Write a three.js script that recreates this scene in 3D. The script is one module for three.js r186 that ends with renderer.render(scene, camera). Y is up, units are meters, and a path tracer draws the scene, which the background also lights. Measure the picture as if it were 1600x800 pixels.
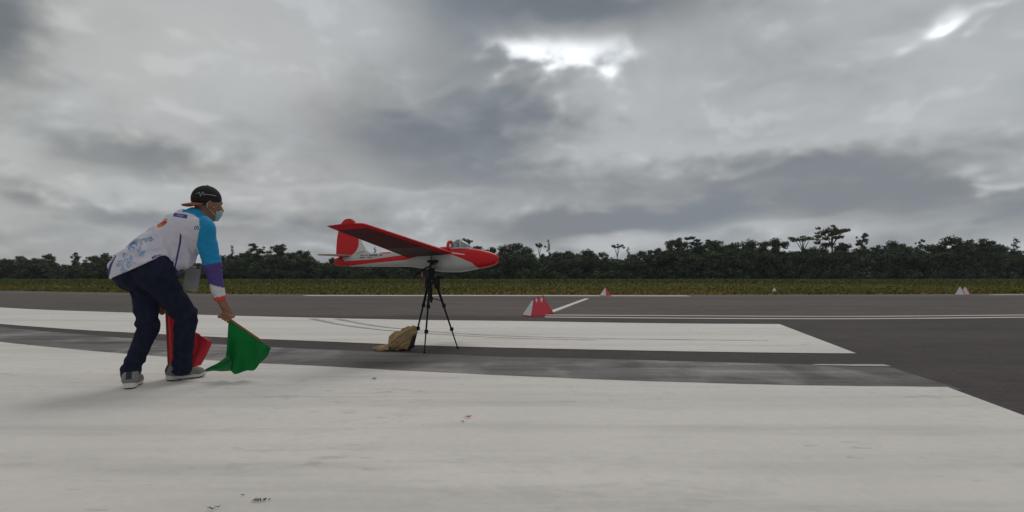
import * as THREE from 'three';
import { mergeGeometries } from 'three/addons/utils/BufferGeometryUtils.js';
import { ImprovedNoise } from 'three/addons/math/ImprovedNoise.js';

// ---------------------------------------------------------------- camera, sky, sun, exposure
const scene = new THREE.Scene();
const CAM_H = 0.75, F = 900, PITCH = Math.atan(32 / F);
const camera = new THREE.PerspectiveCamera(2 * Math.atan(400 / F) * 180 / Math.PI, 2, 0.05, 3000);
camera.position.set(0, CAM_H, 0);
camera.rotation.x = PITCH;
scene.add(camera);

const renderer = new THREE.WebGLRenderer({ antialias: true });
renderer.toneMapping = THREE.LinearToneMapping;
renderer.toneMappingExposure = 1.0;
renderer.shadowMap.enabled = true;

const V3 = (x, y, z) => new THREE.Vector3(x, y, z);
const R2D = Math.PI / 180;
// survey of the place: a sight line through the picture, met at a depth or on the ground
function ray(u, v) {
  const x = (u - 800) / F, y = (400 - v) / F, c = Math.cos(PITCH), s = Math.sin(PITCH);
  return V3(x, y * c + s, y * s - c);
}
function at(u, v, d) { const r = ray(u, v); return V3(r.x * d / -r.z, CAM_H + r.y * d / -r.z, -d); }
function onGround(u, v, y = 0) { const r = ray(u, v); const k = (y - CAM_H) / r.y; return V3(r.x * k, y, r.z * k); }

let seed = 12345;
const rnd = () => { seed = (seed * 1664525 + 1013904223) >>> 0; return seed / 4294967296; };
const rr = (a, b) => a + (b - a) * rnd();
const noiseGen = new ImprovedNoise();
const n3 = (x, y, z) => noiseGen.noise(x + 31.7, y + 17.3, z + 5.1);
function fbm(x, y, z, o = 5) { let a = 0.5, s = 0, f = 1; for (let i = 0; i < o; i++) { s += a * n3(x * f, y * f, z * f + i * 7.3); a *= 0.5; f *= 2.03; } return s; }
const clamp = (x, a = 0, b = 1) => Math.min(b, Math.max(a, x));
const smooth = (a, b, x) => { const t = clamp((x - a) / (b - a)); return t * t * (3 - 2 * t); };
const mix = (a, b, t) => a + (b - a) * t;

const SUN_AZ = 12 * R2D, SUN_EL = 50 * R2D;
function skyTexture() {
  const W = 2048, H = 1024, data = new Float32Array(W * H * 4);
  const ang = (u, v) => { const r = ray(u, v).normalize(); return [Math.atan2(r.x, -r.z), Math.asin(r.y)]; };
  // cloud masses: [u, v, half width, half height, tilt, lightness change, firmness of the edge]
  const toAngles = ([u, v, a, b, t, s, p = 1]) => { const [az, el] = ang(u, v); return [az, el, a / F * Math.cos(az) ** 2, b / F * Math.cos(az), t, s, p]; };
  const masses = [
    [10, 30, 100, 130, 0.2, -0.20], [250, 110, 260, 110, 0.1, 0.05], [400, 60, 160, 70, 0.2, 0.04], [390, 118, 60, 30, 0.2, 0.05], [560, 40, 90, 60, 0.6, 0.05],
    [680, 175, 175, 120, 0.3, -0.065, 1.8], [740, 235, 190, 60, 0.05, -0.05, 1.5], [560, 220, 150, 60, 0.1, -0.03], [860, 12, 230, 36, 0.05, -0.15, 1.4], [700, 60, 120, 40, 0.5, -0.04],
    [1180, 110, 330, 70, -0.05, 0.03], [960, 180, 120, 50, 0, 0.05], [1400, 190, 260, 60, -0.05, 0.015],
    [1210, 285, 300, 42, -0.03, -0.09, 1.6], [1400, 318, 150, 30, -0.06, -0.10, 1.7], [1120, 335, 220, 22, -0.06, -0.09], [930, 350, 150, 22, -0.08, -0.12, 1.4], [830, 310, 180, 40, 0, -0.04],
    [980, 235, 200, 14, -0.03, 0.06], [1180, 222, 180, 10, -0.05, 0.05], [1330, 215, 120, 8, -0.1, 0.04], [1480, 180, 100, 10, -0.15, 0.04],
    [190, 240, 150, 30, 0.04, -0.115], [55, 308, 60, 16, 0, -0.11], [45, 225, 60, 30, 0.3, 0.07], [230, 340, 120, 22, 0.05, -0.10], [90, 350, 90, 16, 0, -0.05], [430, 350, 200, 20, 0, -0.04],
    [950, 383, 70, 12, -0.1, 0.14], [1180, 362, 130, 8, -0.1, 0.06], [1545, 308, 50, 7, -0.05, 0.22], [1560, 335, 70, 12, 0, -0.08], [1500, 120, 120, 50, 0, 0.04],
  ].map(toAngles);
  // cloud banks with a firm sunlit crest: [u, v of the crest, half width, depth below it, lightness]
  const banks = [[230, 281, 130, 34, 0.14], [560, 283, 300, 30, 0.10], [60, 322, 130, 26, 0.06], [40, 205, 110, 50, 0.05], [1000, 372, 110, 22, 0.07], [1330, 352, 220, 16, 0.05], [760, 128, 90, 60, -0.05], [1010, 262, 190, 40, -0.03]].map(([u, v, a, b, s]) => { const [az, el] = ang(u, v); return [az, el, a / F * Math.cos(az) ** 2, b / F * Math.cos(az), s]; });
  const breaks = [[860, 90, 95, 25, 0.05, 0.95], [785, 80, 56, 18, 0.25, 0.6], [930, 100, 60, 20, -0.1, 0.45], [1492, 26, 34, 13, 0.1, 0.6], [1532, 44, 26, 10, -0.3, 0.42], [1562, 8, 46, 8, 0, 0.45], [1425, 62, 30, 10, -0.4, 0.3], [960, 74, 40, 10, 0.1, 0.25], [1545, 308, 40, 5, -0.05, 0.2], [840, 128, 40, 8, -0.2, 0.25]].map(toAngles);
  const blob = (g, az, el, wx, wy) => { let dx = az + wx - g[0]; if (dx > Math.PI) dx -= 2 * Math.PI; if (dx < -Math.PI) dx += 2 * Math.PI; const dy = el + wy - g[1]; const c = Math.cos(g[4]), s = Math.sin(g[4]); const x = (dx * c - dy * s) / g[2], y = (dx * s + dy * c) / g[3]; const q = x * x + y * y; return q > 9 ? 0 : Math.exp(-Math.pow(q, g[6] || 1)); };
  const billow = (x, y, z, o) => { let a = 0.5, s = 0, f = 1; for (let i = 0; i < o; i++) { s += a * (1 - 2.2 * Math.abs(n3(x * f, y * f, z * f + i * 3.7))); a *= 0.52; f *= 2.05; } return s - 0.5; };
  for (let j = 0; j < H; j++) {
    const el = ((j + 0.5) / H - 0.5) * Math.PI, y = Math.sin(el), ch = Math.cos(el);
    for (let i = 0; i < W; i++) {
      const th = ((i + 0.5) / W - 0.5) * 2 * Math.PI, x = Math.cos(th) * ch, z = Math.sin(th) * ch, o = (j * W + i) * 4;
      let r = 0.2, g = 0.2, b = 0.2;
      if (y > -0.03) {
        const az = Math.atan2(x, -z), k = 1 / (Math.max(y, 0) + 0.34), px = x * k * 1.7, pz = z * k * 1.7, py = Math.max(y, 0) * 2.2;
        const w1 = fbm(px * 0.9, 3.1 + py, pz * 0.9, 4), w2 = fbm(px * 0.9 + 9, 8.2 + py, pz * 0.9, 4);
        const broad = fbm(px * 0.8 + w1 * 0.9, 0.4 + py, pz * 0.8 + w2 * 0.9, 5);
        const puff = billow(px * 1.15 + w2 * 0.8, 4.4 + py * 1.2, pz * 1.15 + w1 * 0.8, 5);
        const fine = fbm(px * 5 + w1 * 2, 9.9 + py * 5, pz * 5 + w2 * 2, 5);
        let L = 0.66 + 0.07 * broad + 0.105 * puff + 0.07 * fine + 0.015 * smooth(0.1, 0.6, y) - 0.035 * (1 - smooth(0.0, 0.12, y));
        const soft = 0.35 + 1.4 * clamp(y), wx = w1 * 0.11 + puff * 0.05 + fine * 0.05, wy = (w2 * 0.07 + puff * 0.035 + fine * 0.04) * soft;
        for (const m of masses) L += 1.3 * m[5] * blob(m, az, el, wx, wy);
        for (const q of banks) { const dx = (az + wx - q[0]) / q[2], below = q[1] - el - wy * 0.8 - puff * 0.02 - 0.010 * dx * dx; if (Math.abs(dx) < 3 && below > -0.01) L += q[4] * Math.exp(-dx * dx) * smooth(-0.004, 0.010, below) * Math.exp(-Math.max(0, below) / q[3]); }
        let hot = 0;
        for (const m of breaks) hot += m[5] * blob(m, az, el, wx * 0.6, wy * 0.7 + fine * 0.02);
        const floor = mix(0.505, 0.44, smooth(0.15, 0.3, y)); L = L < floor + 0.07 ? floor + 0.07 * Math.exp((L - floor - 0.07) / 0.07) : L; L = L > 0.67 ? 0.67 + 0.06 * (1 - Math.exp((0.67 - L) / 0.06)) : L;
        const lin = Math.pow(L, 2.2);
        const cool = smooth(0.62, 0.48, L), warm = 1 - smooth(-0.6, 0.1, az + 0.2);
        r = lin * (0.965 - 0.075 * cool + 0.025 * warm); g = lin * (1.0 - 0.004 * cool); b = lin * (1.03 + 0.085 * cool - 0.04 * warm);
        const edge = Math.pow(smooth(0.0, 1.45, hot + (0.6 * puff + 1.1 * fine) * clamp(hot * 2.2)), 1.25);
        r += 0.85 * edge + 0.05 * clamp(hot); g += 0.88 * edge + 0.055 * clamp(hot); b += 0.92 * edge + 0.06 * clamp(hot);
        const fleck = 0.10 * Math.pow(smooth(0.06, 0.34, fine + 0.25 * puff + 0.1 * (L - 0.64)), 2) * smooth(0.6, 0.69, L); r += fleck * 0.5; g += fleck * 0.52; b += fleck * 0.54;
        const blue = clamp(0.5 * fbm(px * 1.3 + 40, 2 + py, pz * 1.3, 3) + 0.05) * 0.3; r *= 1 - blue * 0.5; b *= 1 + blue * 0.25;
      }
      data[o] = r; data[o + 1] = g; data[o + 2] = b; data[o + 3] = 1;
    }
  }
  const t = new THREE.DataTexture(data, W, H, THREE.RGBAFormat, THREE.FloatType);
  t.mapping = THREE.EquirectangularReflectionMapping; t.magFilter = THREE.LinearFilter; t.minFilter = THREE.LinearFilter; t.wrapS = THREE.RepeatWrapping; t.needsUpdate = true;
  return t;
}
const sky = skyTexture();
scene.background = sky; scene.environment = sky;
const sun = new THREE.DirectionalLight(new THREE.Color(1.0, 0.965, 0.92), 0.70);
sun.position.set(Math.sin(SUN_AZ) * Math.cos(SUN_EL) * 60, Math.sin(SUN_EL) * 60, -5 - Math.cos(SUN_AZ) * Math.cos(SUN_EL) * 60);
sun.target.position.set(0, 0, -5); sun.castShadow = true; sun.shadow.radius = 45;
Object.assign(sun.shadow.camera, { left: -15, right: 15, top: 15, bottom: -15, near: 1, far: 150 }); sun.shadow.mapSize.set(2048, 2048);
scene.add(sun, sun.target);

// ---------------------------------------------------------------- helpers
const taken = {};
function numbered(name) { if (!(name in taken)) { taken[name] = 0; return name; } taken[name]++; return `${name}_${String(taken[name]).padStart(3, '0')}`; }
function sh(o) { o.traverse(m => { if (m.isMesh) { m.castShadow = true; m.receiveShadow = true; } }); return o; }
function mesh(name, geo, mat, parent) { const m = new THREE.Mesh(geo, mat); m.name = name; m.castShadow = m.receiveShadow = true; if (parent) parent.add(m); return m; }
function tag(o, label, category, group, kind) { if (label) o.userData.label = label; if (category) o.userData.category = category; if (group) o.userData.group = group; if (kind) o.userData.kind = kind; return o; }
function thing(name, label, category, pos, group) { const g = new THREE.Group(); g.name = numbered(name); if (pos) g.position.copy(pos); scene.add(g); return tag(g, label, category, group); }
function structure(name, geo, mat) { const m = mesh(numbered(name), geo, mat, scene); m.userData.kind = 'structure'; return m; }
const lin = (r, g, b) => new THREE.Color().setRGB(r, g, b);
const std = (r, g, b, rough = 0.8, extra = {}) => new THREE.MeshStandardMaterial({ color: lin(r, g, b), roughness: rough, ...extra });

// periodic value noise for tiled textures
function grid(seed0) { let s = seed0; const a = new Float32Array(65536); for (let i = 0; i < 65536; i++) { s = (s * 1664525 + 1013904223) >>> 0; a[i] = s / 4294967296; } return a; }
const G1 = grid(77);
function tileNoise(x, y, px, py, off = 0) {
  const xi = Math.floor(x), yi = Math.floor(y), fx = x - xi, fy = y - yi, sx = fx * fx * (3 - 2 * fx), sy = fy * fy * (3 - 2 * fy);
  const h = (a, b) => G1[((((a % px) + px) % px) * 157 + (((b % py) + py) % py) * 7919 + off * 101) & 65535];
  return mix(mix(h(xi, yi), h(xi + 1, yi), sx), mix(h(xi, yi + 1), h(xi + 1, yi + 1), sx), sy);
}
function tileFbm(u, v, px, py, o, off = 0) { let a = 0.5, s = 0, t = 0; for (let i = 0; i < o; i++) { s += a * tileNoise(u * px, v * py, px, py, off + i * 13); t += a; a *= 0.55; px *= 2; py *= 2; } return s / t; }
function dataTex(W, H, fn, srgb) {
  const d = new Uint8Array(W * H * 4);
  for (let j = 0; j < H; j++) for (let i = 0; i < W; i++) { const c = fn(i / W, j / H), o = (j * W + i) * 4; d[o] = clamp(c[0]) * 255; d[o + 1] = clamp(c[1]) * 255; d[o + 2] = clamp(c[2]) * 255; d[o + 3] = 255; }
  const t = new THREE.DataTexture(d, W, H); t.wrapS = t.wrapT = THREE.RepeatWrapping; t.magFilter = THREE.LinearFilter; t.minFilter = THREE.LinearMipmapLinearFilter; t.generateMipmaps = true;
  if (srgb) t.colorSpace = THREE.SRGBColorSpace; t.needsUpdate = true; return t;
}
function canvasTex(w, h, draw) { const c = document.createElement('canvas'); c.width = w; c.height = h; const g = c.getContext('2d'); draw(g, w, h); const t = new THREE.CanvasTexture(c); t.colorSpace = THREE.SRGBColorSpace; t.magFilter = THREE.LinearFilter; return t; }

// smooth curve through surveyed points
function curveY(pts) { // piecewise monotone cubic through [x, y]
  const n = pts.length, m = [];
  const d = i => (pts[i + 1][1] - pts[i][1]) / (pts[i + 1][0] - pts[i][0]);
  for (let i = 0; i < n; i++) m[i] = i === 0 ? d(0) : i === n - 1 ? d(n - 2) : (d(i - 1) + d(i)) / 2;
  return x => {
    let i = 0; while (i < n - 2 && x > pts[i + 1][0]) i++;
    if (x < pts[0][0]) return pts[0][1] + m[0] * (x - pts[0][0]);
    if (x > pts[n - 1][0]) return pts[n - 1][1] + m[n - 1] * (x - pts[n - 1][0]);
    const h = pts[i + 1][0] - pts[i][0], t = (x - pts[i][0]) / h, t2 = t * t, t3 = t2 * t;
    return (2 * t3 - 3 * t2 + 1) * pts[i][1] + (t3 - 2 * t2 + t) * h * m[i] + (-2 * t3 + 3 * t2) * pts[i + 1][1] + (t3 - t2) * h * m[i + 1];
  };
}
// edge of a marking on the ground: z as a function of x, from surveyed points
const edgeOf = pts => curveY(pts.map(([u, v]) => { const g = onGround(u, v); return [g.x, g.z]; }));
function groundStrip(xs, zNear, zFar, y, cols = 1, uvScale = 1) {
  const pos = [], uv = [], idx = [], nr = [];
  xs.forEach((x, i) => {
    for (let k = 0; k <= cols; k++) {
      const t = k / cols, X = Array.isArray(x) ? mix(x[0], x[1], t) : x, z = mix(zNear(X), zFar(X), t);
      pos.push(X, y, z); uv.push(X * uvScale, -z * uvScale); nr.push(0, 1, 0);
      if (i && k) { const a = (i - 1) * (cols + 1) + k - 1, b = i * (cols + 1) + k - 1; idx.push(a, b, b + 1, a, b + 1, a + 1); }
    }
  });
  const g = new THREE.BufferGeometry(); g.setAttribute('position', new THREE.Float32BufferAttribute(pos, 3)); g.setAttribute('uv', new THREE.Float32BufferAttribute(uv, 2)); g.setAttribute('normal', new THREE.Float32BufferAttribute(nr, 3)); g.setIndex(idx); return g;
}
const span = (a, b, n) => Array.from({ length: n + 1 }, (_, i) => a + (b - a) * i / n);

// ---------------------------------------------------------------- ground, runway, markings
const grassEdge = edgeOf([[0, 454], [190, 457.2], [380, 459.4], [600, 460.3], [800, 460.3], [1070, 460.6], [1300, 460.2], [1600, 458.6]]);
{
  // grassland sheet out to the horizon
  const earth = dataTex(1024, 1024, (u, v) => {
    const a = tileFbm(u, v, 8, 8, 6), b = tileFbm(u, v, 64, 64, 3, 40), c = tileFbm(u, v, 5, 5, 4, 90), f = 0.55 + 0.9 * (b - 0.5) + 0.5 * (a - 0.5);
    const dry = smooth(0.42, 0.6, c);
    return [f * mix(0.52, 0.66, dry), f * mix(0.55, 0.57, dry), f * mix(0.19, 0.23, dry)];
  }, true);
  const g = new THREE.PlaneGeometry(2400, 2400, 1, 1); g.rotateX(-Math.PI / 2);
  const uv = g.attributes.uv; for (let i = 0; i < uv.count; i++) uv.setXY(i, uv.getX(i) * 2400 / 14, uv.getY(i) * 2400 / 14);
  const m = structure('grass_ground', g, new THREE.MeshStandardMaterial({ map: earth, roughness: 1 })); m.position.y = -0.02;
}
const asphaltMap = dataTex(1024, 1024, (u, v) => {
  const a = tileFbm(u, v, 10, 10, 5), b = tileFbm(u, v, 220, 220, 2, 30), st = tileFbm(u, v, 3, 90, 3, 60);
  const f = 0.80 + 0.20 * (a - 0.5) + 0.38 * (b - 0.5) + 0.16 * (st - 0.5);
  return [f, f * 0.965, f * 0.945];
}, true);
const asphaltBump = dataTex(512, 512, (u, v) => { const b = tileFbm(u, v, 128, 128, 2, 11); return [b, b, b]; });
{
  const xs = span(-70, 70, 280), cols = 90, g = groundStrip(xs, () => 12, x => grassEdge(x), 0, cols, 1 / 2.6);
  const p = g.attributes.position, col = new Float32Array(p.count * 3);
  for (let i = 0; i < p.count; i++) {
    const x = p.getX(i), z = p.getZ(i);
    // weathered old asphalt beyond the threshold bars, fresher dark surfacing near them, rubber streaks along the runway
    const seam = -10.9 + 0.12 * x * 0 + 0.25 * n3(x * 0.4, 2, 0), old = smooth(seam + 0.3, seam - 0.5, z);
    const streak = 0.5 + fbm(x * 0.05, z * 1.1, 3.3, 4), patch = fbm(x * 0.22, z * 0.35, 8.1, 5);
    const f = mix(0.068, 0.126, old) * (1 + 0.5 * (streak - 0.5) + 0.5 * patch);
    col[i * 3] = f * 1.13; col[i * 3 + 1] = f * 0.95; col[i * 3 + 2] = f * 0.89;
  }
  g.setAttribute('color', new THREE.BufferAttribute(col, 3));
  structure('runway', g, new THREE.MeshStandardMaterial({ map: asphaltMap, bumpMap: asphaltBump, bumpScale: 0.004, vertexColors: true, roughness: 0.93 }));
}
const paintMap = dataTex(2048, 1024, (u, v) => {
  const a = tileFbm(u, v, 6, 6, 5), b = tileFbm(u, v, 160, 160, 2, 30), st = tileFbm(u, v, 3, 40, 5, 60), st2 = tileFbm(u, v, 2, 14, 4, 130), ch = tileFbm(u, v, 40, 90, 3, 200), wide = tileFbm(u, v, 3, 4, 3, 260);
  let f = 0.945 + 0.05 * (a - 0.5) + 0.035 * (b - 0.5) - 0.045 * smooth(0.5, 0.85, st) - 0.045 * smooth(0.45, 0.75, st2) - 0.028 * smooth(0.55, 0.72, ch) * smooth(0.45, 0.62, a);
  f -= 0.07 * smooth(0.74, 0.80, ch) * smooth(0.56, 0.66, wide);
  return [f * 0.968, f * 0.944, f * 0.915];
}, true);
const paint = new THREE.MeshStandardMaterial({ map: paintMap, color: lin(0.84, 0.84, 0.84), roughness: 0.72, bumpMap: asphaltBump, bumpScale: 0.0015 });
const paintLine = new THREE.MeshStandardMaterial({ map: paintMap, color: lin(0.82, 0.82, 0.82), roughness: 0.75 });
const farBarFar = edgeOf([[-220, 466], [0, 480.5], [64, 484], [160, 487.4], [380, 494], [480, 496.4], [640, 500], [800, 501.8], [960, 504.5], [1090, 506], [1218, 506.7]]);
const farBarNear = edgeOf([[-220, 486], [0, 506.4], [64, 511.4], [130, 516], [195, 519.6], [405, 530], [500, 533.6], [640, 539.4], [760, 543], [960, 547.4], [1100, 550], [1280, 552.3], [1338, 552.6]]);
const nearBarFar = edgeOf([[-220, 506], [0, 534.8], [64, 541.4], [130, 547.7], [190, 552.8], [400, 568], [500, 572.6], [620, 579.4], [800, 588], [960, 594.8], [1100, 599.2], [1280, 603.4], [1480, 605.4]]);
const ragged = (f, a, k) => x => f(x) + a * fbm(x * k, 1.7, f(0), 3);
{
  // far threshold bar: its end is square to the runway
  const c1 = onGround(1338, 552.6), c2 = onGround(1218, 506.7), left = -14;
  const g = groundStrip(span(0, 1, 160).map(t => { const s = Math.pow(t, 0.8); return [mix(left, c1.x, s), mix(left, c2.x, s)]; }), ragged(farBarNear, 0.015, 5), ragged(farBarFar, 0.02, 5), 0.004, 4, 0.25);
  structure('threshold_bar', g, paint);
  const e1 = onGround(1480, 605.4), e2 = onGround(1600, 650), dx = (e1.x - e2.x) / (e1.z - e2.z), zEnd = 2.5, xe = e1.x + dx * (zEnd - e1.z);
  const g2 = groundStrip(span(0, 1, 140).map(t => [mix(left, xe, t), mix(left, e1.x, t)]), () => zEnd, ragged(nearBarFar, 0.012, 6), 0.004, 24, 0.25);
  structure('threshold_bar', g2, paint);
  // scoured strip of removed old paint in the gap between the bars
  const ghost = dataTex(1024, 512, (u, v) => {
    const a = tileFbm(u, v, 12, 10, 6), st = tileFbm(u, v, 4, 36, 5, 60), b = tileFbm(u, v, 160, 90, 2, 33), big = tileFbm(u, v, 3, 4, 3, 5);
    const f = 0.43 + 0.13 * smooth(0.5, 0.72, tileFbm(u, v, 7, 5, 4, 150)) - 0.05 + 0.12 * (a - 0.5) + 0.30 * (st - 0.5) + 0.05 * (b - 0.5) + 0.14 * (big - 0.5) - 0.12 * smooth(0.6, 0.72, st) * smooth(0.48, 0.6, big);
    return [f * 1.02, f * 0.985, f * 0.96];
  }, true);
  const gapFar = edgeOf([[-220, 489], [0, 511], [130, 523], [405, 542], [580, 549], [760, 556.5], [960, 562], [1100, 565.5], [1272, 570], [1385, 572]]);
  const k1 = onGround(1385, 572), k2 = onGround(1478, 603);
  const g3 = groundStrip(span(0, 1, 140).map(t => [mix(left, k2.x, t), mix(left, k1.x, t)]), x => nearBarFar(x) + 0.1, ragged(gapFar, 0.05, 2.5), 0.002, 3, 0.22);
  structure('scoured_strip', g3, new THREE.MeshStandardMaterial({ map: ghost, roughness: 0.9, bumpMap: asphaltBump, bumpScale: 0.003 }));
  const l1 = onGround(1272, 571), l2 = onGround(1386, 571.5);
  structure('paint_remnant', groundStrip(span(l1.x, l2.x, 30), x => mix(l1.z, l2.z, (x - l1.x) / (l2.x - l1.x)) + 0.055 + 0.02 * n3(x * 9, 0, 0) - 0.03 * smooth(0.4, 0, x - l1.x), x => mix(l1.z, l2.z, (x - l1.x) / (l2.x - l1.x)) - 0.045 + 0.02 * n3(x * 9, 4, 0), 0.006, 1, 0.25), std(0.52, 0.52, 0.48, 0.8, { map: paintMap }));
  // pair of thin guide lines on the far half
  const lineUp = edgeOf([[855, 492.3], [1000, 493], [1200, 494.2], [1350, 494.4], [1600, 492.3]]), lineLow = edgeOf([[855, 495.6], [1000, 496.9], [1200, 498.1], [1350, 498.2], [1600, 495.9]]);
  const a0 = onGround(850, 494).x;
  structure('guide_line', groundStrip(span(a0, 14, 80), x => lineUp(x) + 0.10, x => lineUp(x) - 0.07, 0.004, 1, 0.25), paintLine);
  structure('guide_line', groundStrip(span(a0, 14, 80), x => lineLow(x) + 0.10, x => lineLow(x) - 0.09, 0.004, 1, 0.25), paintLine);
  // edge line on the far side: clear white in the middle, worn to grey at both ends
  const edge = edgeOf([[0, 456.2], [190, 459.2], [380, 461.4], [600, 461.9], [800, 461.9], [1070, 462.3], [1300, 461.9], [1600, 460.4]]);
  const x1 = onGround(480, 461.5).x, x2 = onGround(1072, 462).x;
  structure('edge_line', groundStrip(span(x1, x2, 60), ragged(x => edge(x) + 0.48, 0.12, 0.8), x => edge(x) - 0.32, 0.004, 1, 0.25), paintLine);
  const worn = std(0.20, 0.185, 0.17, 0.9, { map: asphaltMap });
  structure('worn_edge_line', groundStrip(span(-46, x1, 60), x => edge(x) + 0.75, x => edge(x) - 0.3, 0.004, 1, 0.3), worn);
  structure('worn_edge_line', groundStrip(span(x2, 44, 60), x => edge(x) + 0.75, x => edge(x) - 0.3, 0.004, 1, 0.3), worn);
  const q1 = onGround(1545, 460.8).x;
  structure('edge_line', groundStrip(span(q1, 40, 30), ragged(x => edge(x) + 0.4, 0.12, 0.8), x => edge(x) - 0.1, 0.008, 1, 0.25), paintLine);
  // oblique line running from the markers to the far edge
  const b1 = onGround(858, 487.6), b2 = onGround(920, 466.4), dir = b2.clone().sub(b1); const ob = [];
  const q = [onGround(845, 491), onGround(862, 489.5), onGround(921, 466.6), onGround(914, 466.4)];
  const og = new THREE.BufferGeometry(); og.setAttribute('position', new THREE.Float32BufferAttribute(q.flatMap(p => [p.x, 0.005, p.z]), 3)); og.setAttribute('uv', new THREE.Float32BufferAttribute(q.flatMap(p => [p.x / 4, -p.z / 4]), 2)); og.setAttribute('normal', new THREE.Float32BufferAttribute([0, 1, 0, 0, 1, 0, 0, 1, 0, 0, 1, 0], 3)); og.setIndex([0, 1, 2, 0, 2, 3]);
  structure('oblique_line', og, paintLine);
  // two curved tyre marks across the far bar
  const tyre = new THREE.MeshStandardMaterial({ map: paintMap, color: lin(0.5, 0.5, 0.49), roughness: 0.85 });
  const tyreFaint = new THREE.MeshStandardMaterial({ map: paintMap, color: lin(0.70, 0.70, 0.69), roughness: 0.85 });
  const mark = (pts, w0, w1, mat) => {
    const c = new THREE.CatmullRomCurve3(pts.map(([u, v]) => onGround(u, v, 0.008))), pos = [], idx = [], uv = [], n = 60;
    for (let i = 0; i <= n; i++) { const p = c.getPoint(i / n), t = c.getTangent(i / n), w = mix(w0, w1, i / n) * (0.8 + 0.5 * n3(i * 0.4, 1, 1)); const s = V3(-t.z, 0, t.x).multiplyScalar(w / 2); pos.push(p.x + s.x, 0.008, p.z + s.z, p.x - s.x, 0.008, p.z - s.z); uv.push(p.x / 4, -p.z / 4, (p.x - s.x) / 4, -p.z / 4); if (i) { const a = i * 2; idx.push(a - 2, a, a - 1, a - 1, a, a + 1); } }
    const g = new THREE.BufferGeometry(); g.setAttribute('position', new THREE.Float32BufferAttribute(pos, 3)); g.setAttribute('uv', new THREE.Float32BufferAttribute(uv, 2)); g.setAttribute('normal', new THREE.Float32BufferAttribute(pos.map((_, i) => i % 3 === 1 ? 1 : 0), 3)); g.setIndex(idx); return structure('tyre_mark', g, mat);
  };
  mark([[487, 497.5], [505, 501.5], [530, 506.5], [565, 511.5], [600, 515.5], [640, 518.4]], 0.16, 0.05, tyre);
  mark([[527, 497.8], [548, 502.2], [575, 507], [605, 511.2], [640, 514.5]], 0.16, 0.06, tyre);
  mark([[640, 518.4], [720, 524], [820, 528.5], [930, 531]], 0.05, 0.03, tyreFaint);
  mark([[640, 514.5], [700, 519.5], [790, 524.5], [960, 528.6], [1200, 532]], 0.06, 0.03, tyreFaint);
}

// ---------------------------------------------------------------- distant wood
const leafMat = new THREE.MeshStandardMaterial({ color: lin(1, 1, 1), vertexColors: true, roughness: 0.9 });
const crownTones = [[1, 1, 1], [1.35, 1.3, 1.05], [0.75, 0.85, 0.85], [1.15, 1.0, 0.8]].map(c => new THREE.MeshStandardMaterial({ color: lin(...c), vertexColors: true, roughness: 0.9 }));
const barkMat = std(0.055, 0.045, 0.035, 0.95);
function leafCloud(clumps, leaf, density, base) { // many small faces spread through a crown
  const pos = [], nor = [], col = [], idx = [];
  for (const [cx, cy, cz, r, ry] of clumps) {
    const n = Math.round(density * r * r);
    for (let i = 0; i < n; i++) {
      const th = rnd() * Math.PI * 2, cp = rr(-1, 1), sp = Math.sqrt(1 - cp * cp), rad = r * Math.pow(rnd(), 0.33) * rr(0.75, 1.12);
      const dx = Math.cos(th) * sp, dy = cp, dz = Math.sin(th) * sp, c = V3(cx + dx * rad, cy + dy * rad * (ry || 0.8), cz + dz * rad);
      const nrm = V3(dx + rr(-0.7, 0.7), dy + rr(-0.2, 0.9), dz + rr(-0.7, 0.7)).normalize();
      const a = V3(rr(-1, 1), rr(-1, 1), rr(-1, 1)).cross(nrm).normalize(), b = nrm.clone().cross(a), s = leaf * rr(0.6, 1.35), t = rr(0.65, 1.4), k = pos.length / 3;
      const pts = [a.clone().multiplyScalar(-s), b.clone().multiplyScalar(-s * 0.5), a.clone().multiplyScalar(s), b.clone().multiplyScalar(s * 0.5).addScaledVector(nrm, s * 0.2)];
      for (const p of pts) { p.add(c); pos.push(p.x, p.y, p.z); nor.push(nrm.x, nrm.y, nrm.z); col.push(base[0] * t * rr(0.9, 1.1), base[1] * t, base[2] * t); }
      idx.push(k, k + 1, k + 2, k, k + 2, k + 3);
    }
  }
  const g = new THREE.BufferGeometry(); g.setAttribute('position', new THREE.Float32BufferAttribute(pos, 3)); g.setAttribute('normal', new THREE.Float32BufferAttribute(nor, 3)); g.setAttribute('color', new THREE.Float32BufferAttribute(col, 3)); g.setIndex(idx); return g;
}
function limb(pts, r0, r1, seg = 6) {
  const c = new THREE.CatmullRomCurve3(pts.map(p => V3(...p))), n = Math.max(4, pts.length * 3), g = new THREE.TubeGeometry(c, n, 1, seg, false), p = g.attributes.position;
  for (let i = 0; i <= n; i++) { const o = c.getPointAt(i / n), r = mix(r0, r1, i / n); for (let k = 0; k <= seg; k++) { const q = i * (seg + 1) + k; p.setXYZ(q, o.x + (p.getX(q) - o.x) * r, o.y + (p.getY(q) - o.y) * r, o.z + (p.getZ(q) - o.z) * r); } }
  g.computeVertexNormals(); return g;
}
const GREEN = [0.042, 0.062, 0.025];
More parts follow.
